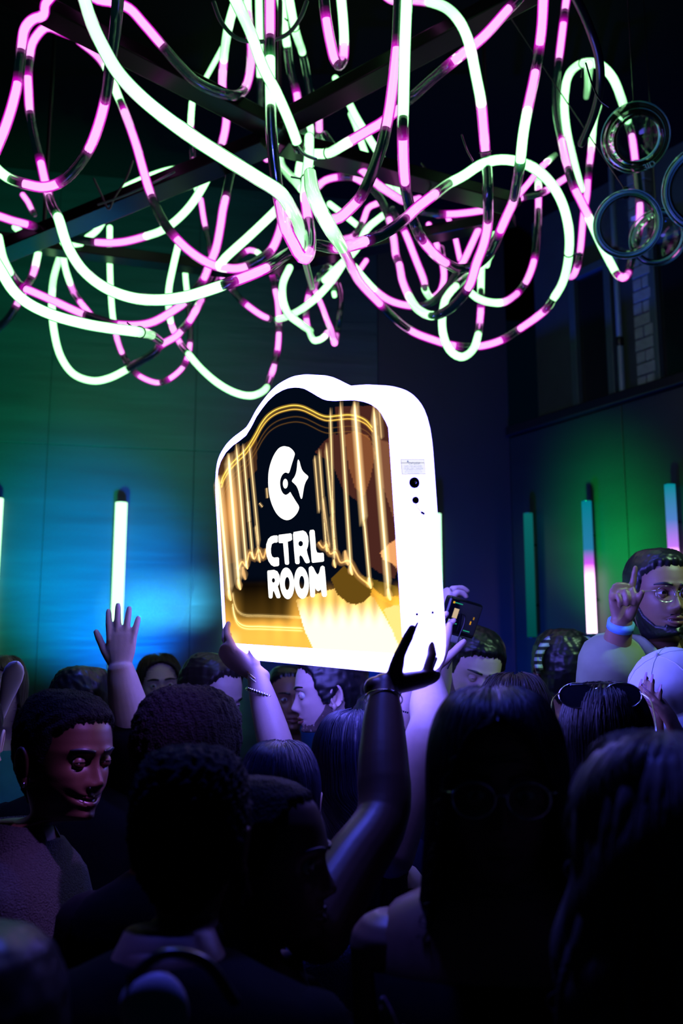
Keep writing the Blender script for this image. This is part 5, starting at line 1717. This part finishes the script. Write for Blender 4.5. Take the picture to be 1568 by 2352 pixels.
# tattooed helper hidden behind
p = Person('person mostly hidden behind the dark raised arm, pale forearm with a small tattoo', (880, 1700, 2.68), 180, skin='light', scale=0.98, wide=0.75)
p.arm('R', P(928, 1712, 2.56), P(972, 1545, 2.42), (0.2, 0.1, 1.0), (-0.3, 0.9, -0.1), curl=(0.5, 0.5, 0.5, 0.5), thick=1.1)
p.hang_arms()
p.shirt(CL['navy'], sleeve=0.3)
p.short_hair(HAIR['black'], thick=0.014, seed=8)
for i in range(5):
    c = P(918 + i * 4.5, 1632 + i * 1.2, 2.42)
    mb = MB(); box(mb, (-0.0022, -0.001, -0.0022), (0.0014, 0.001, 0.0022), Matrix.Translation(c)); mb.build('tattoo_mark', CL['navy'], p.root, smooth=False)
p.done()

# left smiling man
p = Person('smiling dark-skinned man with short hair and a stud earring at left, facing right', (152, 1738, 1.95), 54, pitch=4, skin='dark', smile=0.9, jaw=1.05, body_yaw=80, res=(120, 100), wide=0.9, neck=0.05, lean=(0, -0.05))
p.hang_arms()
p.shirt(CL['fuzzy'], sleeve=0.95, collar=True, name='fleece_jacket')
p.short_hair(HAIR['curly'], thick=0.011, amp=0.0022, scale=260, seed=2, res=(150, 90))
p.face(lips=m_lipd, open_=0.36, teeth=True)
e = p.tohead([(0.089, -0.006, -0.048)])[0]
mb = MB(); mb.add(*sweep([e - V3(0, 0, .002), e + V3(0, 0, .002)], 0.0042, 10)); mb.build('stud_earring', m_silver, p.root)
n_ = p.tohead([(0.018, 0.098, -0.046)])[0]
mb = MB(); mb.add(*sweep([n_ - V3(0, 0, .0005), n_ + V3(0, 0, .0005)], 0.0016, 8)); mb.build('nose_stud', m_silver, p.root)
nk = p.tobody([(.078 * math.sin(a), .07 * math.cos(a), 0.002 - 0.03 * math.cos(a)) for a in np.linspace(0, 2 * math.pi, 60)])
mb = MB()
for a_, b_ in zip(nk[:-1], nk[1:]): mb.add(*sweep([a_ * .8 + b_ * .2, a_ * .2 + b_ * .8], 0.0036, 6))
mb.build('chain_necklace', m_silver, p.root)
p.done()

# man seen from behind with cropped curls
p = Person('person with cropped black curls seen from behind, one ear lit pink, left of centre', (440, 1742, 1.86), 148, skin='dark', body_yaw=170, wide=0.85, lean=(0, -0.05))
p.hang_arms(); p.shirt(CL['black'])
p.short_hair(HAIR['curly'], thick=0.018, amp=0.003, scale=280, seed=5, res=(150, 90))
p.face(lips=m_lipd); p.done()

# big dark figure in front
p = Person('dark silhouetted person in black seen from behind, front left of centre', (440, 1925, 1.34), 176, skin='brown', scale=0.86, wide=1.2, neck=0.03, lean=(0, -0.10))
p.hang_arms(); p.shirt(CL['black'], sleeve=0.9)
p.short_hair(HAIR['curly'], thick=0.016, amp=0.0045, scale=240, seed=6, top=0.010, res=(170, 100))
p.face(); p.done()

# woman facing the camera with glasses, silhouetted
p = Person('silhouetted woman with long straight dark hair and glasses facing the camera, right of centre', (1142, 1812, 1.34), -6, skin='brown', scale=1.0, wide=0.93, neck=0.0)
p.arm('R', P(900, 2760, 1.32), P(1000, 2590, 1.13), np.array(P(962, 2260, 1.10)) - np.array(P(1000, 2590, 1.13)), (0.25, -0.95, 0.1), curl=((0.15, .15, .1), (1.2, 1.3, .8), (1.3, 1.3, .8), (1.4, 1.3, .8)), thumb=(0.5, 0.9), hscale=0.95, nails=True)
p.hang_arms()
p.shirt(CL['black'], z0=-0.09, sleeves=False, name='strapless_top', off=0.008)
p.long_hair(HAIR['black'], L=0.42, width=0.112, vol=0.018, seed=21, window=(0.074, 44, 56), n_strand=2600, strand_r=0.0008)
p.face(open_=0.9)
g = MB()
for sd in (-1, 1):
    c = V3(sd * 0.034, 0.103, -0.004)
    ring = [c + V3(0.027 * math.cos(a), -0.006 * abs(math.cos(a)) * (1 if True else 0), 0.022 * math.sin(a)) for a in np.linspace(0, 2 * math.pi, 25)]
    g.add(*sweep(p.tohead(ring), 0.0012, 6))
    g.add(*sweep(p.tohead([(sd * 0.061, 0.097, 0.004), (sd * 0.078, 0.06, 0.004), (sd * 0.080, 0.0, 0.0)]), 0.0013, 6))
g.add(*sweep(p.tohead([(-0.008, 0.103, 0.0), (0, 0.106, 0.003), (0.008, 0.103, 0.0)]), 0.0012, 6))
gl = tag(g.build('eyeglasses', m_silver), 'thin-rimmed eyeglasses on the silhouetted long-haired woman', 'glasses')
for sd in (-1, 1):
    c = V3(sd * 0.034, 0.1015, -0.004); n = 20
    v = [c] + [c + V3(0.0265 * math.cos(a), -0.005 * abs(math.cos(a)), 0.0215 * math.sin(a)) for a in np.linspace(0, 2 * math.pi, n, endpoint=False)]
    mb = MB(); mb.add(p.tohead(v), [(0, 1 + k, 1 + (k + 1) % n) for k in range(n)]); mb.build('lens', glass('thin_lens', (0.92, 0.95, 0.95), 1.35), gl)
p.done()

# fair wavy head at the right front
p = Person('person with wavy fair hair lit blue, seen from behind at the lower right corner', (1530, 1990, 1.03), 178, skin='light', scale=0.98)
p.hang_arms(); p.shirt(CL['black'])
p.long_hair(HAIR['fair'], L=0.32, width=0.115, vol=0.022, seed=31, wave=0.006, window=(0.07, 50, 64), n_strand=2200, strand_r=0.0008, part=False, flute=0.006)
p.face(); p.done()

# head with sunglasses on top
p = Person('dark-haired person seen from behind with sunglasses pushed up on the hair', (1392, 1722, 2.0), 168, skin='brown', wide=0.85)
p.hang_arms(); p.shirt(CL['navy'])
p.long_hair(HAIR['black'], L=0.17, width=0.084, vol=0.016, seed=41, window=(0.07, 50, 70), n_strand=1600, part=False)
p.face()
er = p.tohead([(0.084, -0.02, -0.05)])[0]
mb = MB(); r_ = np.random.default_rng(3)
for i in range(16):
    c = er + V3(r_.normal(0, .006), r_.normal(0, .006), -0.02 + r_.normal(0, .018)); a = [c + 0.006 * V3(math.cos(q), 0.4 * math.sin(q), math.sin(q)) for q in np.linspace(0, 6.28, 9)]
    mb.add(*sweep(a, 0.0009, 5))
mb.build('lace_earring', m_rubber, p.root)
p.done()
sgr = None
gm = MB()
SGM = Matrix.Identity(4)
B_ = basis((0.1, -0.55, 0.83), (0, 1, 0.6))
cen = np.array(P(1378, 1600, 1.93))
def sgp(q): return cen + np.asarray(q, float) @ p.Rb.T
lens_c = [(-0.042, 0.012, 0.0), (0.042, 0.012, 0.0)]
for sd in (-1, 1):
    ring = [(sd * 0.042 + 0.036 * math.cos(a), 0.004 + 0.010 * math.sin(a), 0.002 + 0.024 * math.sin(a)) for a in np.linspace(0, 2 * math.pi, 29)]
    gm.add(*sweep(sgp(ring), 0.0014, 6))
gm.add(*sweep(sgp([(-0.012, 0.008, 0.012), (0, 0.010, 0.018), (0.012, 0.008, 0.012)]), 0.0014, 6))
gm.add(*sweep(sgp([(-0.055, 0.012, 0.022), (0, 0.014, 0.025), (0.055, 0.012, 0.022)]), 0.0012, 6))
sg = tag(gm.build('sunglasses', m_silver), 'thin-framed sunglasses resting on top of the dark-haired head', 'sunglasses')
m_tint = mat('dark_tinted_lens', (0.006, 0.008, 0.012), 0.05, spec=1.0)
for sd in (-1, 1):
    n = 24
    v = [(sd * 0.042, 0.003, 0.004)] + [(sd * 0.042 + 0.0345 * math.cos(a), 0.004 + 0.0095 * math.sin(a), 0.002 + 0.023 * math.sin(a)) for a in np.linspace(0, 2 * math.pi, n, endpoint=False)]
    mb = MB(); mb.add(sgp(v), [(0, 1 + k, 1 + (k + 1) % n) for k in range(n)]); mb.build('lens', m_tint, sg)
    mb = MB(); mb.add(*sweep(cr(sgp([(sd * 0.078, 0.004, 0.006), (sd * 0.090, -0.015, -0.005), (sd * 0.093, -0.06, -0.03), (sd * 0.092, -0.10, -0.06)]), 4), 0.0014, 6)); mb.build('temple', m_silver, sg)

# blue-haired head in front of the bracelet arm
p = Person('person with sleek hair shining deep blue, seen from behind below the bracelet arm', (642, 1840, 1.92), 182, skin='light', scale=0.865, wide=0.85, lean=(0, -0.06))
p.hang_arms(); p.shirt(CL['blue'])
p.long_hair(HAIR['blueblack'], L=0.22, width=0.086, vol=0.014, seed=51, window=(0.07, 50, 66), n_strand=2200, strand_r=0.0006, part=True)
p.face(); p.done()

# profile man in the blue checked shirt
p = Person('man in profile facing left with dark hair and stubble, blue checked shirt, below the sign', (752, 1590, 2.95), -86, pitch=6, skin='light', body_yaw=-70, neck=0.02, lean=(0, -0.02), wide=0.95, res=(120, 100), jaw=1.05)
p.hang_arms(); p.shirt(m_check, sleeve=0.95, collar=True)
p.short_hair(HAIR['black'], thick=0.018, amp=0.003, seed=9, line=([0, 30, 45, 62, 74, 84, 100, 118, 150, 180], [.078, .076, .064, .045, -.030, -.040, .010, -.060, -.110, -.115]))
p.beard(mat('stubble', (0.10, 0.065, 0.055), 0.7, noise=0.3, nscale=400), 0.0008)
p.face(open_=0.5); p.done()

# man in khaki jacket pointing up, standing on the riser
RIS = 0.18
p = Person('bearded man in a pale khaki jacket at right pointing one finger up', (1516, 1368, 2.85), 8, body_yaw=20, skin='brown', scale=1.06, foot=RIS, neck=0.05, jaw=1.06, smile=0.35, wide=1.08, res=(110, 90))
p.arm('R', P(1392, 1592, 2.66), P(1426, 1430, 2.58), (0.04, -0.1, 1.0), (-0.2, 0.95, 0.1), curl=((0.05, .05, .05), (1.3, 1.4, .7), (1.35, 1.4, .7), (1.4, 1.4, .7)), thumb=(0.05, 1.3), shoulder=P(1418, 1520, 2.84), hscale=0.84)
p.hang_arms()
mb = MB(); v, f = p.torso_loft(0.004, 0.0, -0.5); mb.add(v, f); mb.build('undershirt', CL['black'], p.root)
res = 40; v = []
rows = [r for r in p.ROWS if -0.6 < r[0] <= 0.0]
th = np.linspace(math.radians(112), math.radians(428), res)
for k_, (dz, a, b, dy) in enumerate(rows):
    op = np.interp(dz, [-0.5, -0.16, -0.02], [2, 5, 22])
    for q in np.linspace(math.radians(90 + op), math.radians(450 - op), res):
        c, s = math.cos(q), math.sin(q)
        v.append(((a * p.wide + .02) * math.copysign(abs(c) ** .83, c), dy + (b + .02) * math.copysign(abs(s) ** .83, s), dz))
v = p.tobody(v); mb = MB(); mb.add(v, grid_faces(len(rows), res))
p.sleeve(mb, 'R', 0.66, 0.022, 0.022); p.sleeve(mb, 'L', 0.92, 0.02, 0.012)
vv = mb.arr(); m2 = MB(); m2.add(vv + 0.006 * vnoise(vv, 28, 12, 2)[:, None] * (p.Rb @ V3(0, 1, 0)), mb.f)
m2.build('jacket', CL['khaki'], p.root)
for sd in (-1, 1):
    q = p.tobody([(sd * 0.020, 0.105, -0.16), (sd * 0.050, 0.085, -0.05), (sd * 0.07, 0.03, 0.02), (sd * 0.06, -0.04, 0.03), (0.0, -0.075, 0.035)])
    mb = MB(); c_ = cr(q, 5); mb.add(*sweep(c_, [(0.03, 0.006)] * len(c_), 8, ref=p.Rb @ V3(0, 0.35, 0.9))); mb.build('collar', CL['khaki'], p.root)
for sd in (-1, 1):
    mb = MB(); c_ = p.tobody([(sd * 0.09, 0.125, -0.19)])[0]; fr3 = Matrix(p.Rb.tolist()).to_4x4(); fr3.translation = c_
    box(mb, (-0.055, -0.01, -0.02), (0.055, 0.012, 0.02), fr3, bev=0.004); mb.build('pocket_flap', CL['khaki'], p.root)
p.short_hair(HAIR['black'], thick=0.012, amp=0.002, seed=13)
p.beard(HAIR['black'], 0.006)
p.face(open_=0.8, teeth=True)
path, r, B, W_ = p.arms['R']; k = int(len(path) * 0.93)
mb = MB(); ax = path[k + 1] - path[k - 1]; ax /= np.linalg.norm(ax); mb.add(*sweep([path[k] - ax * .010, path[k] + ax * .010], r[k] * 1.22, 18, round_caps=False)); mb.build('paper_wristband', mat('blue_paper_band', (0.15, 0.40, 0.8), 0.6), p.root)
g = MB()
for sd in (-1, 1):
    c = V3(sd * 0.033, 0.104, -0.006)
    g.add(*sweep(p.tohead([c + V3(0.026 * math.cos(a), -0.006 * abs(math.cos(a)), 0.021 * math.sin(a)) for a in np.linspace(0, 2 * math.pi, 25)]), 0.0009, 6))
    g.add(*sweep(p.tohead([(sd * 0.059, 0.098, 0.004), (sd * 0.078, 0.06, 0.004), (sd * 0.081, 0.0, 0.0)]), 0.0011, 6))
g.add(*sweep(p.tohead([(-0.008, 0.104, 0.0), (0, 0.107, 0.002), (0.008, 0.104, 0.0)]), 0.0009, 6))
tag(g.build('eyeglasses', m_silver), 'thin wire eyeglasses on the man pointing up', 'glasses')
p.done()
riser = MB(); box(riser, (0.70, 2.62, 0), (2.3, 3.08, RIS - 0.002), bev=0.01)
tag(riser.build('stage_riser', m_dark, smooth=False), 'low black stage riser under the man pointing up', 'platform')

# man in white tee looking down, holding a camera overhead
p = Person('man in a pale T-shirt looking down under a raised camera, right of the sign', (1088, 1538, 3.12), 12, pitch=22, roll=-8, skin='light', neck=0.03, wide=0.85, res=(110, 90), jaw=1.05)
p.arm('R', P(1000, 1590, 2.98), P(1014, 1440, 2.86), (0.15, 0.2, 1.0), (-0.9, -0.3, 0.1), curl=(0.7, 0.7, 0.7, 0.8), thumb=(0.5, 0.6))
p.hang_arms(); p.shirt(CL['white'], sleeve=0.32, name='t_shirt')
p.short_hair(HAIR['black'], thick=0.014, amp=0.003, seed=15)
p.face(open_=0.12); p.beard(MATS['stubble'], 0.0008); p.done()

# the camera device
cm = camo.matrix_basis.to_3x3().to_4x4() @ Matrix.Rotation(math.radians(-18), 4, 'Z') @ Matrix.Rotation(math.radians(22), 4, 'Y')
c0 = P(1062, 1420, 2.84); cm.translation = c0
mb = MB(); box(mb, (-0.056, -0.052, -0.035), (0.056, 0.052, 0.0), cm, bev=0.008)
dev = tag(mb.build('video_camera', mat('black_plastic', (0.006, 0.006, 0.007), 0.22, noise=0.2)), 'black video camera with a lit screen held overhead beside the sign', 'camera')
m_scr = mat('dark_screen', (0.003, 0.004, 0.008), 0.06, spec=0.8)
mb = MB(); box(mb, (-0.051, -0.040, 0.0), (0.050, 0.046, 0.002), cm, bev=0.0008); scr = mb.build('screen', m_scr, dev, smooth=False)
for nm, q, col in (('lit_image', (-0.036, -0.006, -0.020, 0.022), (0.75, 0.55, 0.35)), ('lit_image', (-0.044, -0.027, -0.037, -0.012), (0.4, 0.45, 0.75)), ('orange_reading', (0.026, -0.012, 0.030, -0.002), (0.8, 0.35, 0.02)), ('orange_reading', (0.032, 0.004, 0.036, 0.012), (0.4, 0.2, 0.02)),
                    ('green_reading', (0.012, -0.034, 0.034, -0.031), (0.02, 0.35, 0.22)), ('green_reading', (-0.026, -0.022, -0.014, -0.019), (0.02, 0.28, 0.2)), ('green_reading', (-0.040, 0.036, -0.014, 0.039), (0.02, 0.28, 0.2)), ('orange_reading', (-0.046, 0.034, -0.040, 0.040), (0.9, 0.5, 0.03))):
    mb = MB(); box(mb, (q[0], q[1], 0.002), (q[2], q[3], 0.0024), cm); mb.build(nm, emit('screen_%s_%d' % (nm, int(col[0] * 100 + col[2] * 10)), col, 0.8, sample=False), scr, smooth=False)
mb = MB(); box(mb, (-0.062, -0.075, -0.05), (0.022, -0.054, 0.0), cm, bev=0.005); mb.build('base_plate', mat('pale_grey_plastic', (0.35, 0.33, 0.36), 0.5), dev)
wv = [np.array(cm @ Vector(q)) for q in ((-0.018, 0.012, 0.006), (-0.004, 0.010, 0.012), (0.002, -0.01, 0.014), (0.001, -0.05, 0.012), (0.006, -0.10, 0.010), (0.004, -0.15, 0.0))]
mb = MB(); mb.add(*sweep(cr(wv, 5), 0.0022, 8)); mb.build('signal_wire', m_rubber, dev)

# striped jersey, back to the camera
p = Person('dark-haired person with a striped scarf, back turned, left of the man pointing up', (1290, 1545, 3.25), 186, skin='brown', scale=1.06, wide=0.85)
p.hang_arms(); p.shirt(CL['black'])
p.short_hair(HAIR['black'], thick=0.016, amp=0.003, seed=17)
th = np.linspace(-0.2, 2.6, 26); v = []
for rr in (0.098, 0.104, 0.106, 0.1):
    for a in th: v.append((-rr * math.cos(a), -0.09 + 0.02 * math.sin(a), 0.02 + rr * math.sin(a) * 0.75 + (rr - 0.1) * 4))
mb = MB(); mb.add(p.tohead(v), grid_faces(4, 26)); sc_ = mb.build('striped_scarf', m_stripe, p.root)
sm_ = sc_.modifiers.new('s', 'SOLIDIFY'); sm_.thickness = 0.012
p.face(); p.done()

# white cap and clapping hands
p = Person('person in a white cap looking down with raised hands at the right edge', (1556, 1632, 2.3), -35, pitch=28, skin='brown', roll=10, scale=0.94)
p.arm('R', P(1478, 1830, 2.28), P(1506, 1716, 2.14), (-0.12, 0.05, 1.0), (-0.75, -0.6, 0.1), curl=(0.25, 0.22, 0.2, 0.25), spread=(0.02, 0.0, -0.02, -0.05), thumb=(0.45, 0.4), hscale=0.92, slim=0.85, nails=True)
p.arm('L', P(1600, 1830, 2.25), P(1572, 1722, 2.12), (-0.35, 0.1, 0.9), (0.75, -0.6, 0.1), curl=(0.25, 0.22, 0.2, 0.25), spread=(0.02, 0.0, -0.02, -0.05), hscale=0.92, slim=0.85, nails=True)
p.shirt(CL['olive'], sleeve=0.9)
p.short_hair(HAIR['black'], thick=0.012, seed=19)
v = []; n = 36
rows_ = [(0.02, 0.100, 0.122), (0.045, 0.101, 0.124), (0.075, 0.097, 0.118), (0.10, 0.085, 0.102), (0.122, 0.06, 0.072), (0.132, 0.03, 0.036), (0.134, 0.004, 0.004)]
for z_, a, b in rows_:
    for q in np.linspace(0, 2 * math.pi, n, endpoint=False): v.append((a * math.cos(q), -0.01 + b * math.sin(q) * 0.98, z_ + 0.012))
mb = MB(); mb.add(p.tohead(v), grid_faces(len(rows_), n, True)); cap = mb.build('cap', CL['white'], p.root)
v = []
for t_ in np.linspace(0, 1, 6):
    for q in np.linspace(math.radians(28), math.radians(152), 16):
        rr = 1 + 0.55 * t_ * math.sin((q - math.radians(28)) / math.radians(124) * math.pi)
        v.append((0.099 * rr ** 0.4 * math.cos(q), -0.01 + 0.118 * rr * math.sin(q), 0.036 - 0.016 * t_ - 0.02 * math.cos(q) ** 2 * t_))
mb = MB(); mb.add(p.tohead(v), grid_faces(6, 16)); 
for k_ in range(6):
    q = math.radians(30 + 60 * k_); ln = [(a * 1.004 * math.cos(q), -0.01 + b * 1.004 * math.sin(q) * 0.98, z_ + 0.012) for z_, a, b in rows_]
    sm2 = MB(); sm2.add(*sweep(p.tohead(ln), 0.0016, 6)); sm2.build('cap_seam', CL['white'], cap)
sm2 = MB(); sm2.add(*sweep(p.tohead([(0, -0.01, 0.144), (0, -0.01, 0.150)]), 0.006, 10)); sm2.build('cap_button', CL['white'], cap)
br = mb.build('cap_brim', CL['white'], cap); sm_ = br.modifiers.new('s', 'SOLIDIFY'); sm_.thickness = 0.005
p.face(open_=0.2); p.done()

# far faces
p = Person('woman with dark shoulder-length hair looking up, just right of the raised open hand', (366, 1580, 3.85), 16, pitch=-6, roll=4, skin='light', wide=0.9)
p.hang_arms(); p.shirt(CL['navy'], z0=-0.05, sleeve=0.5)
p.long_hair(HAIR['brown'], L=0.20, width=0.095, vol=0.014, seed=61, window=(0.076, 58, 64), n_strand=600)
p.face(); p.done()
p = Person('man with high forehead looking down to the right beneath the left corner of the sign', (486, 1602, 3.1), 56, pitch=16, skin='light', res=(90, 80))
p.hang_arms(); p.shirt(CL['navy'])
p.short_hair(HAIR['brown'], thick=0.014, amp=0.003, seed=62, line=([0, 30, 45, 62, 74, 84, 100, 118, 150, 180], [.082, .086, .074, .050, -.015, -.02, .010, -.060, -.10, -.105]))
p.face(open_=0.3); p.done()
p = Person('dim-faced woman with hair pulled back, between the bracelet arm and the profile man', (662, 1606, 3.72), 14, skin='brown', wide=0.9, res=(90, 80))
p.hang_arms(); p.shirt(CL['olive'])
p.short_hair(HAIR['black'], thick=0.008, amp=0.001, seed=63, line=([0, 30, 45, 62, 74, 84, 100, 118, 150, 180], [.080, .078, .066, .055, .01, .0, .010, -.060, -.10, -.105]))
p.face(); p.done()

# raised open hand
p = Person('dark-haired person in a black T-shirt, back turned, one pale hand raised open at left', (188, 1642, 2.72), 180, skin='light', wide=1.08)
p.arm('R', P(304, 1672, 2.64), P(277, 1537, 2.62), (-0.03, 0.06, 1.0), (0.02, -1.0, 0.05), curl=(0.10, 0.06, 0.08, 0.12), spread=(0.10, 0.02, -0.09, -0.20), thumb=(0.62, 0.05), thick=1.22, hscale=0.97, shoulder=P(290, 1800, 2.76), voxel=0.003)
p.hang_arms()
mb = MB(); v, f = p.torso_loft(0.016, 0.0, -0.6); mb.add(v, f); p.sleeve(mb, 'L', 0.3); p.sleeve(mb, 'R', 0.40, 0.018, 0.016); mb.build('t_shirt', CL['black'], p.root)
p.short_hair(HAIR['black'], thick=0.014, amp=0.004, seed=71)
p.face(); p.done()

# left edge
p = Person('dark-haired person in teal at the left edge behind the pale paddle', (-2, 1596, 3.4), 20, skin='light')
p.hang_arms(); p.shirt(CL['teal'])
p.long_hair(HAIR['fair'], L=0.22, width=0.10, vol=0.018, seed=72, window=(0.07, 40, 50), n_strand=500)
p.face(); p.done()
p = Person('person cut off by the left edge, cheek lit pink, beside the smiling man', (-95, 1700, 2.2), 10, skin='light', wide=0.8)
p.hang_arms(); p.shirt(CL['navy'])
p.short_hair(HAIR['brown'], thick=0.012, seed=73); p.face(); p.done()
p = Person('dark olive-haired person seen from behind, in front of the man in the pale T-shirt', (1180, 1672, 2.45), 184, skin='brown', wide=0.75)
p.hang_arms(); p.shirt(CL['olive'])
p.long_hair(HAIR['brown'], L=0.22, width=0.092, vol=0.016, seed=74, n_strand=900); p.face(); p.done()
p = Person('dim person seen from behind at the lower left corner, only a curve of hair showing', (-60, 2440, 0.93), 178, skin='brown', scale=0.95, wide=0.8)
p.hang_arms(); p.shirt(CL['black'])
p.short_hair(HAIR['brown'], thick=0.014, amp=0.002, seed=75); p.face(); p.done()
# pale paddle at the left edge
c = P(18, 1590, 2.35)
v = []; n = 20
prof = [(-0.11, 0.010), (-0.06, 0.013), (-0.02, 0.019), (0.01, 0.026), (0.035, 0.031), (0.055, 0.030), (0.068, 0.022), (0.075, 0.010), (0.0765, 0.001)]
cmx = camo.matrix_basis.to_3x3().to_4x4() @ Matrix.Rotation(math.radians(-17), 4, 'Z'); cmx.translation = c
for z_, a in prof:
    for q in np.linspace(0, 2 * math.pi, n, endpoint=False): v.append(cmx @ Vector((a * 0.8 * math.cos(q) + 0.0, z_, 0.006 * math.sin(q))))
mb = MB(); mb.add([tuple(q) for q in v], grid_faces(len(prof), n, True) + [tuple(range(n))[::-1]])
tag(mb.build('paddle', mat('pale_paddle', (0.62, 0.62, 0.58), 0.6)), 'pale rounded paddle held up at the left edge', 'paddle')

# pale crescent bag at the bottom
c = P(345, 2322, 0.98)
v = []
for i, t_ in enumerate(np.linspace(0.02, 1, 14)):
    for q in np.linspace(0, 2 * math.pi, 24, endpoint=False):
        a = t_ * math.pi
        v.append(c + Vector((0.034 * math.sin(a) ** 0.8 * math.cos(q) + 0.004, 0.018 * math.sin(a) ** 0.8 * math.sin(q), 0.034 * math.cos(a))))
A = Matrix.Rotation(math.radians(-25), 3, 'Y')
v = [c + A @ (q - c) for q in v]
mb = MB(); mb.add([tuple(q) for q in v], grid_faces(14, 24, True))
bag = tag(mb.build('handbag', mat('pale_leather', (0.62, 0.56, 0.54), 0.55)), 'pale rounded handbag at the bottom edge, left of centre', 'bag')
s_ = cr(np.array([c + Vector((-0.02, 0.0, 0.03)), c + Vector((0.01, 0.01, 0.05)), c + Vector((0.05, 0.02, 0.04)), c + Vector((0.08, 0.03, 0.0))]), 5)
mb = MB(); mb.add(*sweep(s_, 0.006, 8)); mb.build('bag_strap', m_rubber, bag)
